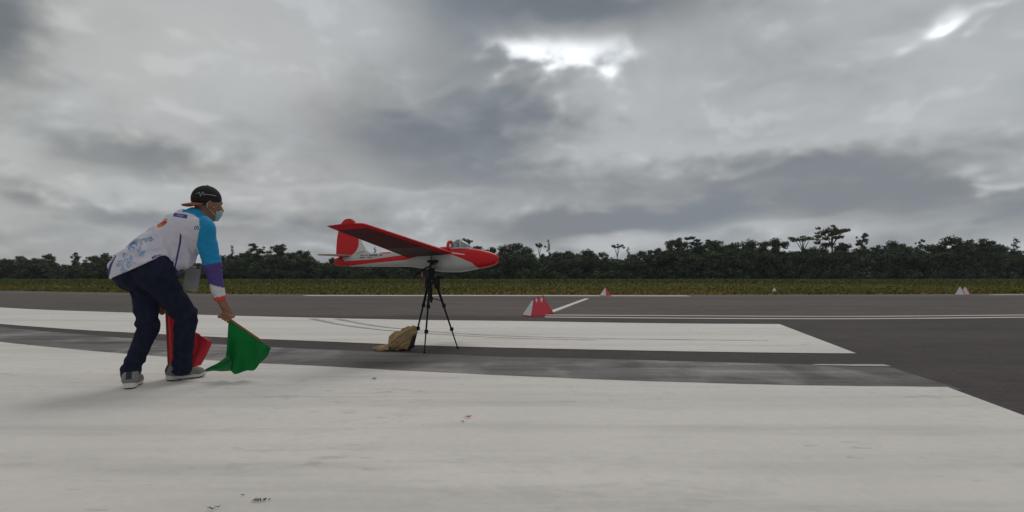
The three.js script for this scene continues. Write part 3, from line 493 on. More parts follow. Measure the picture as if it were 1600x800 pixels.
  const trouserF = (x, y, z) => {
    let d = legsF(x, y, z); if (d > 0.08) return d;
    const low = smooth(0.32, 0.1, y), knee = Math.exp(-Math.pow((y - 0.44) / 0.09, 2)), w = fbm(x * 7, y * 7, z * 7, 2);
    const f1 = Math.sin(y * 95 + x * 26 + w * 7), f2 = Math.sin(y * 62 - x * 45 + z * 20 + w * 6 + 1.3);
    d -= 0.006 * low * f1 + 0.008 * knee * f2 + 0.007 * fbm(x * 9, y * 5, z * 9, 3) + 0.005 * Math.sin((y + x * 0.8) * 55 + w * 9) * smooth(0.5, 0.65, y);
    const side = x < 0.0 && z > -0.06 ? cuffL : cuffR; // nearer ankle decides which cuff plane is used
    const dl = Math.hypot(x - j.ankL[0], z - j.ankL[2]), dr = Math.hypot(x - j.ankR[0], z - j.ankR[2]);
    return Math.max(d, (dl < dr ? cuffL[1] : cuffR[1]) + 0.006 * n3(x * 20, 0, z * 20) - y);
  };
  const gT = surfaceNet(trouserF, ...boxOf([j.hipL, j.hipR, j.kneeL, j.kneeR, j.ankL, j.ankR, j.waist], 0.19), 0.0085);
  colorBy(gT, (x, y, z) => { const t = 1 + 0.5 * fbm(x * 30, y * 12, z * 30, 3) + 0.25 * fbm(x * 5, y * 5, z * 5, 2); return [0.0145 * t, 0.0175 * t, 0.036 * t]; });
  mesh('trousers', gT, new THREE.MeshPhysicalMaterial({ vertexColors: true, roughness: 0.92, specularIntensity: 0.3 }), P);

  // ---- jersey
  const lerp3 = (a, b, t) => a.map((v, i) => mix(v, b[i], t));
  const backAxis = lerp3(j.pelvis, j.waist, 0.15);
  const torsoF = blend([
    capsule(add(j.pelvis, -0.035, 0.005, 0.02), j.waist, 0.158, 0.15), capsule(j.waist, j.chest, 0.15, 0.138), capsule(j.chest, j.neck, 0.128, 0.075), capsule(j.hipL, add(j.hipR, -0.02, 0, 0), 0.152, 0.146), capsule(j.chest, j.shR, 0.10, 0.078), capsule(j.chest, j.shL, 0.10, 0.078),
    capsule(L(at(272, 398, 4.12)), L(at(288, 404, 4.14)), 0.115, 0.06), capsule(L(at(295, 385, 4.14)), L(at(288, 408, 4.12)), 0.075, 0.055),
  ], 0.06);
  const armR = blend([capsule(j.shR, j.elR, 0.078, 0.058), capsule(j.elR, j.wrR, 0.057, 0.037)], 0.03), armL = blend([capsule(j.shL, j.elL, 0.075, 0.057), capsule(j.elL, j.wrL, 0.057, 0.037)], 0.03);
  const cuffDirR = V3(...sub(j.wrR, j.elR)).normalize(), cuffDirL = V3(...sub(j.wrL, j.elL)).normalize();
  const hem = curveY([sy(150, 452), sy(172, 440), sy(185, 434), sy(205, 426), sy(228, 416), sy(248, 406), sy(259, 401), sy(266, 405), sy(272, 416), sy(279, 424), sy(287, 421), sy(299, 415), sy(312, 398), sy(330, 385)]);
  const jerseyF = (x, y, z) => {
    const t = torsoF(x, y, z), a = armR(x, y, z), b = armL(x, y, z);
    let d = smin(smin(t, a, 0.035), b, 0.035); if (d > 0.08) return d;
    const w = fbm(x * 6, y * 6, z * 6, 2), s = sOf(x, z), along = (s * 0.65 + y * 0.76);
    // drag folds from armpit to hip and slack over the waist
    const waistFold = Math.exp(-Math.pow((along - 0.62) / 0.10, 2));
    d -= 0.0095 * waistFold * Math.sin((y * 0.95 - s * 0.25) * 85 + w * 9) + 0.0055 * Math.sin((s * 0.9 + y * 0.45) * 60 + w * 10) * smooth(0.1, 0.0, t) + 0.006 * fbm(x * 11, y * 11, z * 11, 3);
    const el = Math.hypot(x - j.elR[0], y - j.elR[1], z - j.elR[2]); d -= 0.004 * Math.exp(-Math.pow(el / 0.09, 2)) * Math.sin(y * 120 + x * 40 + w * 6);
    // hem, cuffs and neckline end the cloth
    const body = t < Math.min(a, b) + 0.01, h = hem(s) + 0.02 * (z + 0.05);
    const cut = body ? (h - y) * 0.75 : -1;
    const cr = (x - j.wrR[0]) * cuffDirR.x + (y - j.wrR[1]) * cuffDirR.y + (z - j.wrR[2]) * cuffDirR.z, cl = (x - j.wrL[0]) * cuffDirL.x + (y - j.wrL[1]) * cuffDirL.y + (z - j.wrL[2]) * cuffDirL.z;
    d = Math.max(d, cut); if (a < 0.06 && a <= t) d = Math.max(d, cr - 0.012); if (b < 0.06 && b <= t) d = Math.max(d, cl - 0.012);
    return d;
  };
  const gJ = surfaceNet(jerseyF, ...boxOf([j.pelvis, j.hipL, j.hipR, j.waist, j.chest, j.neck, j.shR, j.elR, j.wrR, j.shL, j.elL, j.wrL], 0.2), 0.0065);
  const raglan = curveY([[1.30 - 1, 0], [2, 0]]);
  const seam = [[292, 331], [303, 334], [311, 342], [312, 356], [309, 372], [307, 384], [311, 396], [316, 408]].map(([u, v]) => sy(u, v)).sort((a, b) => b[1] - a[1]);
  const seamS = y => { for (let i = 0; i < seam.length - 1; i++) if (y <= seam[i][1] && y >= seam[i + 1][1]) { const t = (seam[i][1] - y) / (seam[i][1] - seam[i + 1][1] || 1); return mix(seam[i][0], seam[i + 1][0], t); } return y > seam[0][1] ? seam[0][0] - 0.03 : seam[seam.length - 1][0]; };
  const WHITE = [0.60, 0.575, 0.655], BLUE = [0.004, 0.235, 0.475], PURPLE = [0.075, 0.045, 0.21], RED = [0.58, 0.07, 0.045], PALE = [0.60, 0.59, 0.62];
  colorBy(gJ, (x, y, z) => {
    const s = sOf(x, z), t = torsoF(x, y, z), a = armR(x, y, z), b = armL(x, y, z), n = 1 + 0.10 * fbm(x * 40, y * 40, z * 40, 2);
    const sleeve = (wr, el, sh2) => { const q = V3(wr[0] - el[0], wr[1] - el[1], wr[2] - el[2]), l = q.length(); q.normalize(); const k = ((x - el[0]) * q.x + (y - el[1]) * q.y + (z - el[2]) * q.z) / l; return k > 0.93 ? RED : k > 0.56 + 0.12 * (s - sOf(el[0], el[2])) / 0.06 ? PALE : k > -0.02 ? PURPLE : BLUE; };
    let c = WHITE;
    if (a < t - 0.004 && a < b) c = sleeve(j.wrR, j.elR); else if (b < t - 0.004) c = sleeve(j.wrL, j.elL);
    if (c === WHITE && s > seamS(y) && y > j.elR[1] - 0.05) c = BLUE;
    if (c === BLUE && s < seamS(y) && y > j.elR[1] + 0.06) c = WHITE;
    return c.map(v => v * n);
  });
  { // side-mapped print on the back and flank
    const [s0, y0] = sy(165, 450), [s1, y1] = sy(345, 320), W = s1 - s0, H = y1 - y0, p = gJ.attributes.position, uv = new Float32Array(p.count * 2);
    for (let i = 0; i < p.count; i++) { const far = armL(p.getX(i), p.getY(i), p.getZ(i)) < torsoF(p.getX(i), p.getY(i), p.getZ(i)); uv[i * 2] = far ? 0.99 : clamp((sOf(p.getX(i), p.getZ(i)) - s0) / W, 0.002, 0.998); uv[i * 2 + 1] = far ? 0.01 : clamp((p.getY(i) - y0) / H, 0.002, 0.998); }
    gJ.setAttribute('uv', new THREE.BufferAttribute(uv, 2));
    const map = canvasTex(1024, 740, (g, w, h) => {
      g.fillStyle = '#fff'; g.fillRect(0, 0, w, h);
      const X = (u, v) => (sy(u, v)[0] - s0) / W * w, Y = (u, v) => (1 - (sy(u, v)[1] - y0) / H) * h;
      const poly = (pts, c) => { g.fillStyle = c; g.beginPath(); pts.forEach(([u, v], i) => i ? g.lineTo(X(u, v), Y(u, v)) : g.moveTo(X(u, v), Y(u, v))); g.closePath(); g.fill(); };
      // name bar near the collar
      g.save(); g.translate(X(282, 337), Y(282, 337)); g.rotate(0.17); g.fillStyle = '#5a55a0'; g.fillRect(-66, -20, 128, 38); g.fillStyle = '#c9c6e0'; g.font = 'bold 22px sans-serif'; g.textAlign = 'center'; g.fillText('IIIIIII', -4, 7); g.restore();
      // flame emblem
      g.save(); g.translate(X(255, 350), Y(255, 350)); g.rotate(-0.55); g.fillStyle = '#e8c23a'; g.beginPath(); g.ellipse(34, -18, 22, 10, 0.2, 0, 7); g.fill(); g.fillStyle = '#f07030'; g.beginPath(); g.ellipse(-8, 0, 50, 22, 0.1, 0, 7); g.fill(); g.fillStyle = '#f6a23c'; g.beginPath(); g.ellipse(-36, 4, 24, 13, 0.1, 0, 7); g.fill(); g.fillStyle = '#dd3f4a'; g.beginPath(); g.ellipse(18, -2, 26, 10, 0.6, 0, 7); g.fill(); g.restore();
      // pale blue swirls across the lower back
      g.lineCap = 'round'; let sd = 5; const q = () => { sd = (sd * 16807) % 2147483647; return sd / 2147483647; };
      for (const [u, v, r] of [[232, 378, 40], [216, 388, 46], [226, 398, 30], [206, 404, 40], [196, 414, 34], [212, 416, 26], [240, 374, 22], [201, 424, 22]]) for (let k = 0; k < 5; k++) {
        g.strokeStyle = ['#9cc6e2', '#b3d6ea', '#8bbbdd', '#c6dff0'][Math.floor(q() * 4)]; g.lineWidth = 6 + q() * 13; g.beginPath(); const a = q() * 6, x0 = X(u, v) + (q() - 0.5) * r * 1.6, z0 = Y(u, v) + (q() - 0.5) * r * 1.2; g.arc(x0, z0, r * (0.25 + q() * 0.7), a, a + 1.2 + q() * 2.6); g.stroke();
      }
      // dark mark at the hem, purple piping down the flank, digits at the shoulder
      g.fillStyle = '#3b3670'; g.save(); g.translate(X(247, 402), Y(247, 402)); g.rotate(-0.42); g.fillRect(-34, -9, 20, 20); g.fillRect(-10, -12, 14, 22); g.fillRect(8, -4, 34, 8); g.restore();
      poly([[281.5, 366], [284, 367], [283.2, 380], [277, 408], [273.5, 427], [271.5, 427], [275, 406], [280, 381]], '#4a3f86');
      g.save(); g.translate(X(305.5, 357), Y(305.5, 357)); g.fillStyle = '#33305e'; g.font = 'bold 44px sans-serif'; g.textAlign = 'center'; g.fillText('0', 0, 16); g.fillText('5', 22, 16); g.restore();
      poly([[171, 446], [170, 432], [186, 400], [188, 401], [176, 436]], '#5b4b9a');
    });
    mesh('jersey', gJ, new THREE.MeshStandardMaterial({ vertexColors: true, map, roughness: 0.85 }), P);
  }

  // ---- cap worn backwards
  {
    const sk = ellipsoid([-0.008, 0.037, 0], [0.106, 0.101, 0.085]);
    const capF = inHead((x, y, z) => { const d = sk(x, y, z) - 0.0025 * Math.max(0, Math.sin(Math.atan2(z, x) * 3 + 0.5)) * 0; return Math.max(d, 0.010 - y + 0.12 * x, -(d + 0.006) * 1 > 0 && y < 0.11 ? -1 : d); });
    const gC = surfaceNet(capF, [hc[0] - 0.15, hc[1] - 0.08, hc[2] - 0.15], [hc[0] + 0.15, hc[1] + 0.18, hc[2] + 0.15], 0.0045);
    const capMat = std(0.0075, 0.0075, 0.010, 0.9), cap = mesh('cap', gC, capMat, P);
    const shape = []; const bg = new THREE.BufferGeometry(), pos = [], idx = [], nU = 24, nV = 8; // brim: curved plate at the back of the head
    for (let layer = 0; layer < 2; layer++) for (let i = 0; i <= nU; i++) for (let k = 0; k <= nV; k++) { const a = Math.PI + (i / nU - 0.5) * 2.1, r = k / nV, ex = 0.065 * Math.pow(Math.cos((i / nU - 0.5) * Math.PI), 0.6) * r; const x = Math.cos(a) * (0.098 + ex), z = Math.sin(a) * (0.080 + ex * 0.9), y = -0.004 - 0.10 * (z * z) / 0.012 * 0.16 - ex * 0.34 - layer * 0.0045; pos.push(...headPt(x - 0.008, y, z)); }
    const M = (nU + 1) * (nV + 1); for (let layer = 0; layer < 2; layer++) for (let i = 0; i < nU; i++) for (let k = 0; k < nV; k++) { const a = layer * M + i * (nV + 1) + k, b = a + nV + 1; layer ? idx.push(a, b, a + 1, b, b + 1, a + 1) : idx.push(a, a + 1, b, b, a + 1, b + 1); }
    for (let i = 0; i < nU; i++) { const a = i * (nV + 1) + nV, b = a + nV + 1; idx.push(a, a + M, b, b, a + M, b + M); }
    bg.setAttribute('position', new THREE.Float32BufferAttribute(pos, 3)); bg.setIndex(idx); bg.computeVertexNormals();
    mesh('brim', bg, std(0.36, 0.095, 0.04, 0.85), cap);
    const bt = new THREE.SphereGeometry(0.008, 10, 8); bt.scale(1, 0.5, 1); bt.translate(...headPt(-0.008, 0.139, 0)); mesh('button', bt, capMat, cap);
    const wave = []; for (let i = 0; i <= 40; i++) { const t = i / 40, az = (150 - t * 80) * R2D, e = 0.22 + (t > 0.12 && t < 0.45 ? 0.20 * Math.sin((t - 0.12) * 36) * (1 - Math.abs(t - 0.28) * 4) : 0.0); wave.push(V3(...headPt(-0.008 + Math.cos(az) * Math.cos(e) * 0.1072, 0.037 + Math.sin(e) * 0.1025, Math.sin(az) * Math.cos(e) * 0.0862))); }
    mesh('stitched_emblem', tube(wave, 0.0022, 5, 120), std(0.34, 0.34, 0.33, 0.85), cap);
  }
  // ---- face mask over mouth and chin
  {
    const front = blend([ellipsoid([0.034, -0.055, 0], [0.072, 0.062, 0.066]), ellipsoid([0.062, -0.090, 0], [0.034, 0.034, 0.036]), capsule([0.096, -0.03, 0], [0.098, -0.06, 0], 0.016, 0.018)], 0.02);
    const mF = inHead((x, y, z) => { const pleat = 0.0018 * Math.sin(y * 330); const d = front(x, y, z) - pleat; return Math.max(d, 0.045 - x - 0.2 * (y + 0.07), y + 0.034 + (0.09 - x) * 0.25, -(y + 0.118)); });
    const gM = surfaceNet(mF, [hc[0] - 0.12, hc[1] - 0.16, hc[2] - 0.15], [hc[0] + 0.16, hc[1] + 0.02, hc[2] + 0.12], 0.004);
    const mask = mesh('face_mask', gM, std(0.30, 0.42, 0.47, 0.9), P);
    for (const s of [-1, 1]) { mesh('ear_loop', tube([headPt(0.048, -0.045, s * 0.060), headPt(0.01, -0.02, s * 0.077), headPt(-0.028, 0.0, s * 0.084), headPt(-0.030, -0.03, s * 0.082), headPt(0.0, -0.05, s * 0.072), headPt(0.05, -0.085, s * 0.050)], 0.0018, 5, 30), std(0.6, 0.62, 0.62, 0.9), mask); }
  }
  // ---- shoes
  function shoe(heel, yawFoot, len, label) {
    const S = new THREE.Group(); S.name = 'shoe'; P.add(S); S.position.set(...L(heel)); S.rotation.y = yawFoot;
    const foot = blend([capsule([0.045, 0.062, 0], [0.13, 0.055, 0.002], 0.044, 0.043), capsule([0.13, 0.05, 0.002], [0.225, 0.038, 0.004], 0.043, 0.030), capsule([0.195, 0.04, 0.018], [0.195, 0.04, -0.012], 0.032, 0.032), capsule([0.04, 0.07, 0], [0.05, 0.105, 0], 0.044, 0.044)], 0.03);
    const k = len / 0.27;
    const upper = (x, y, z) => { const d = foot(x / k, y, z); const hole = capsule([0.05, 0.12, 0], [0.085, 0.13, 0], 0.033, 0.03)(x / k, y, z); return Math.max(d - 0.0012 * Math.sin(x * 230) * smooth(0.07, 0.1, x) * smooth(0.17, 0.14, x), 0.026 - y, y - 0.113, -hole); };
    const g = surfaceNet(upper, [-0.03, 0, -0.075], [0.31, 0.15, 0.075], 0.0048);
    colorBy(g, (x, y, z) => { const dark = x < 0.035 && y > 0.065 && Math.abs(z) < 0.018; const n = 1 + 0.25 * fbm(x * 60, y * 60, z * 60, 2), stripe = Math.abs(z) > 0.03 && Math.abs(y - 0.062 + (x - 0.1) * 0.25) < 0.006 && x > 0.05 && x < 0.15; return (dark ? [0.03, 0.032, 0.035] : stripe ? [0.15, 0.155, 0.16] : [0.205, 0.21, 0.205]).map(v => v * n); });
    mesh('upper', g, new THREE.MeshStandardMaterial({ vertexColors: true, roughness: 0.85 }), S);
    const plan = (x, z) => { const xx = x / k, w = 0.037 + 0.010 * Math.exp(-Math.pow((xx - 0.19) / 0.07, 2)) - 0.004 * Math.exp(-Math.pow((xx - 0.1) / 0.05, 2)); const t = clamp(xx, 0.037, 0.222); return Math.hypot(xx - t, z) - w; };
    const sole = (x, y, z) => Math.max(plan(x, z) - 0.003, y - (0.034 + 0.012 * smooth(0.1, 0.0, x)), 0.008 + 0.014 * smooth(0.2, 0.275, x) - y) ;
    mesh('sole', surfaceNet(sole, [-0.03, -0.01, -0.07], [0.31, 0.06, 0.07], 0.0045), std(0.62, 0.62, 0.60, 0.7), S);
    const out = (x, y, z) => Math.max(plan(x, z) + 0.003, y - 0.012 - 0.014 * smooth(0.2, 0.275, x), 0.0015 + 0.014 * smooth(0.2, 0.275, x) - y, 0.012 - Math.abs(x - 0.12) * 0.4);
    mesh('outsole', surfaceNet(out, [-0.03, -0.01, -0.07], [0.31, 0.06, 0.07], 0.004), std(0.012, 0.012, 0.013, 0.9), S);
    return S;
  }
  shoe(onGround(260, 595.5, 0.004), 52 * R2D, 0.275);
  shoe(onGround(201, 608.5, 0.004), 113 * R2D, 0.27);
  sh(P);

  // ---- badge on a lanyard round the neck
  {
    const B = thing('identity_badge', 'grey identity badge on a lanyard hanging below the bent person', 'badge', at(303, 418, 4.2));
    const card = new THREE.BoxGeometry(0.098, 0.165, 0.006), M = new THREE.Matrix4().makeRotationFromEuler(new THREE.Euler(0.05, 0.5, -0.16)); card.translate(0, -0.09, 0);
    const map = canvasTex(256, 420, (g, w, h) => { g.fillStyle = '#8f9192'; g.fillRect(0, 0, w, h); g.fillStyle = '#7d8081'; g.fillRect(18, 24, w - 36, h - 60); g.fillStyle = '#6d6f70'; for (let i = 0; i < 6; i++) g.fillRect(60, 90 + i * 34, 130 - (i % 3) * 22, 10); g.strokeStyle = '#55585a'; g.lineWidth = 6; g.strokeRect(6, 6, w - 12, h - 12); });
    card.applyMatrix4(M); mesh('card', card, new THREE.MeshPhysicalMaterial({ map, roughness: 0.35, clearcoat: 0.6 }), B);
    const o = B.position, rel = (u, v, d) => arr(at(u, v, d).sub(o));
    const clip = new THREE.BoxGeometry(0.03, 0.016, 0.008); clip.applyMatrix4(M); clip.translate(0, 0.004, 0); mesh('clip', clip, std(0.3, 0.3, 0.3, 0.4, { metalness: 0.8 }), B);
    mesh('lanyard', tube([[0, 0.01, 0], rel(308, 398, 4.21), rel(313, 378, 4.22), rel(312, 362, 4.26), rel(309, 352, 4.28)], 0.004, 6, 30), std(0.03, 0.05, 0.03, 0.8), B);
    sh(B);
  }

  // ---- flags
  function cloth(name, mat, parent, edgeTop, edgeBottom, folds, nu = 46, nv = 40) { // sheet between two edges with hanging folds
    const a = new THREE.CatmullRomCurve3(edgeTop), b = new THREE.CatmullRomCurve3(edgeBottom), o = parent.position, pos = [], idx = [];
    for (let i = 0; i <= nu; i++) { const u = i / nu, p = a.getPoint(u), q = b.getPoint(u); for (let k = 0; k <= nv; k++) { const v = k / nv, r = p.clone().lerp(q, v); const f = folds(u, v); pos.push(r.x - o.x + f[0], r.y - o.y + f[1], r.z - o.z + f[2]); if (i && k) { const A = (i - 1) * (nv + 1) + k - 1, B2 = i * (nv + 1) + k - 1; idx.push(A, A + 1, B2, B2, A + 1, B2 + 1); } } }
    const g = new THREE.BufferGeometry(); g.setAttribute('position', new THREE.Float32BufferAttribute(pos, 3)); g.setIndex(idx); g.computeVertexNormals(); return mesh(name, g, mat, parent);
  }
  const wood = std(0.24, 0.085, 0.04, 0.7);
  {
    const Fg = thing('green_flag', 'green flag on a wooden stick held low in the right hand', 'flag', onGround(380, 577));
    const tail = flagG0.clone().lerp(flagG1, -0.06), g = stickGeo(tail, flagG1.clone().lerp(flagG0, -0.06), 0.0095, 0.008); g.translate(-Fg.position.x, -Fg.position.y, -Fg.position.z); mesh('stick', g, wood, Fg);
    const top = [0.13, 0.3, 0.5, 0.75, 0.98].map(t => flagG0.clone().lerp(flagG1, t).add(V3(0, -0.004, 0.006))); top.push(at(418, 540, 4.25));
    const bot = [at(352, 572, 4.18), at(360, 580, 4.2), at(378, 581.5, 4.2), at(398, 577, 4.2), at(411, 563, 4.2), at(424, 544.5, 4.24)];
    cloth('cloth', new THREE.MeshPhysicalMaterial({ color: lin(0.0015, 0.160, 0.032), roughness: 0.85, specularIntensity: 0.4, transmission: 0.35, thickness: 0 }), Fg, top, bot, (u, v) => { const a = v * (1 - 0.25 * u), w = Math.sin(u * 16 + v * 2.4 + 0.6) * 0.034 + Math.sin(u * 31 - v * 3) * 0.012 + Math.sin(u * 7 + v * 5) * 0.014; const keep = smooth(0, 0.08, u) * smooth(1, 0.93, u); return [w * 0.25 * a, -0.004 * Math.sin(u * 24) * v * v, w * 1.2 * a * (0.3 + 0.7 * keep)]; });
    const tt = [at(359, 553, 4.175), at(341, 567, 4.17), at(330, 572.5, 4.16), at(319, 578, 4.15)], tb = [at(362, 579, 4.175), at(344, 580.5, 4.16), at(332, 580, 4.15), at(320, 581.5, 4.14)];
    cloth('loose_corner', new THREE.MeshPhysicalMaterial({ color: lin(0.0015, 0.160, 0.032), roughness: 0.7, transmission: 0.25, thickness: 0 }), Fg, tt, tb, (u, v) => [0, 0, Math.sin(v * 9 + u * 3) * 0.014], 20, 12);
  }
  {
    const Fr = thing('red_flag', 'red flag hanging from a stick behind the front leg', 'flag', flagR1.clone().setY(0));
    const g = stickGeo(flagR0, flagR1, 0.008, 0.008); g.translate(-Fr.position.x, 0, -Fr.position.z); mesh('stick', g, wood, Fr);
    const pol = t => flagR0.clone().lerp(flagR1, t).add(V3(0.004, 0, 0.004));
    // cloth hangs from the stick to the right, its free edge gathered low
    const top = [pol(0.13), pol(0.34), pol(0.55), pol(0.75), pol(0.95)], bot = [at(322, 527, 4.27), at(331, 534, 4.26), at(326, 548, 4.25), at(318, 562, 4.24), at(312, 571, 4.23)];
    cloth('cloth', new THREE.MeshPhysicalMaterial({ color: lin(0.50, 0.018, 0.030), roughness: 0.75, transmission: 0.25, thickness: 0 }), Fr, top, bot, (u, v) => { const w = Math.sin(v * 15 + u * 2) * 0.018 + Math.sin(v * 29 - u * 4) * 0.006; return [0, -0.02 * Math.sin(v * 3.1) * (1 - u), w * smooth(0, 0.15, v)]; });
  }
}

// ---------------------------------------------------------------- tripod
const TRI = V3(-0.82, 0, -5.86);
{
  const T = thing('camera_tripod', 'black camera tripod standing under the wing of the model aircraft', 'tripod', TRI);
  const black = new THREE.MeshPhysicalMaterial({ color: lin(0.007, 0.0072, 0.008), roughness: 0.55, specularIntensity: 0.45 }), dull = new THREE.MeshPhysicalMaterial({ color: lin(0.012, 0.012, 0.013), roughness: 0.7, specularIntensity: 0.4 }), grey = std(0.10, 0.10, 0.105, 0.4, { metalness: 0.6 });
  const feet = [onGround(663, 552.5), onGround(715, 545.2), onGround(646, 543)].map(p => p.sub(TRI));
  const hubY = 0.70, kneeT = 0.30;
  feet.forEach(f => {
    const a = Math.atan2(f.z, f.x), top = V3(Math.cos(a) * 0.045, hubY, Math.sin(a) * 0.045), foot = f.clone().setY(0.012), p = t => arr(top.clone().lerp(foot, t));
    const leg = mesh('leg', limb([p(0), p(0.2), p(0.36)], 0.0135, 0.0125, 8), black, T);
    mesh('lower_leg', limb([p(0.34), p(0.55), p(0.72)], 0.0095, 0.009, 8), black, leg);
    mesh('foot_tube', limb([p(0.7), p(0.85), p(0.985)], 0.007, 0.0065, 8), black, leg);
    for (const t of [0.36, 0.715]) { const l = new THREE.BoxGeometry(0.034, 0.036, 0.030); l.translate(...p(t)); l.translate(0.004, 0, 0.004); mesh('clamp', l, dull, leg); }
    const s = new THREE.SphereGeometry(0.012, 10, 8); s.translate(...arr(foot)); mesh('rubber_foot', s, dull, leg);
    mesh('brace', tube([[0, 0.53, 0], p(0.29)], 0.0045, 6, 6), black, T);
  });
  const cyl = (r0, r1, h, y, m, n, par) => { const g = new THREE.CylinderGeometry(r0, r1, h, 18); g.translate(0, y, 0); return mesh(n, g, m, par || T); };
  cyl(0.011, 0.011, 0.36, 0.665, black, 'centre_column'); cyl(0.062, 0.070, 0.06, hubY, dull, 'hub'); cyl(0.018, 0.02, 0.03, 0.525, dull, 'brace_collar'); cyl(0.03, 0.042, 0.05, hubY + 0.05, black, 'shoulder');
  for (let k = 0; k < 3; k++) { const a = Math.atan2(feet[k].z, feet[k].x), g = new THREE.BoxGeometry(0.044, 0.095, 0.044); g.rotateY(-a); g.translate(Math.cos(a) * 0.062, hubY - 0.025, Math.sin(a) * 0.062); mesh('leg_hinge', g, black, T); }
  const knob = new THREE.CylinderGeometry(0.014, 0.014, 0.02, 14); knob.rotateX(Math.PI / 2); knob.translate(0.006, hubY + 0.005, 0.064); mesh('lock_knob', knob, grey, T);
  const crank = new THREE.CylinderGeometry(0.012, 0.016, 0.07, 12); crank.rotateZ(Math.PI / 2); crank.translate(0.085, hubY + 0.04, 0.01); mesh('crank_handle', crank, dull, T);
  // pan head
  const head = new THREE.Group(); head.name = 'pan_head'; head.position.set(0, 0.80, 0); T.add(head);
  const hb = (w, h, d, x, y, z, m, n) => { const g = new THREE.BoxGeometry(w, h, d, 1, 1, 1); g.translate(x, y, z); return mesh(n, g, m, head); };
  cyl(0.026, 0.03, 0.055, 0, black, 'pan_base', head); hb(0.03, 0.07, 0.05, 0.004, 0.05, 0, black, 'tilt_bracket'); hb(0.075, 0.022, 0.06, 0.008, 0.092, 0, dull, 'mount_plate');
  const tk = new THREE.CylinderGeometry(0.016, 0.016, 0.02, 14); tk.rotateX(Math.PI / 2); tk.translate(0.008, 0.045, 0.036); mesh('tilt_knob', tk, grey, head);
  mesh('pan_handle', tube([[0.0, 0.05, -0.02], [-0.05, 0.02, -0.06], [-0.12, -0.05, -0.12]], 0.008, 8, 12), black, head);
  cyl(0.007, 0.007, 0.05, 0.122, grey, 'mount_stud', head);
  head.rotation.y = 0.3; head.scale.set(1.35, 1.12, 1.35); sh(T);
}

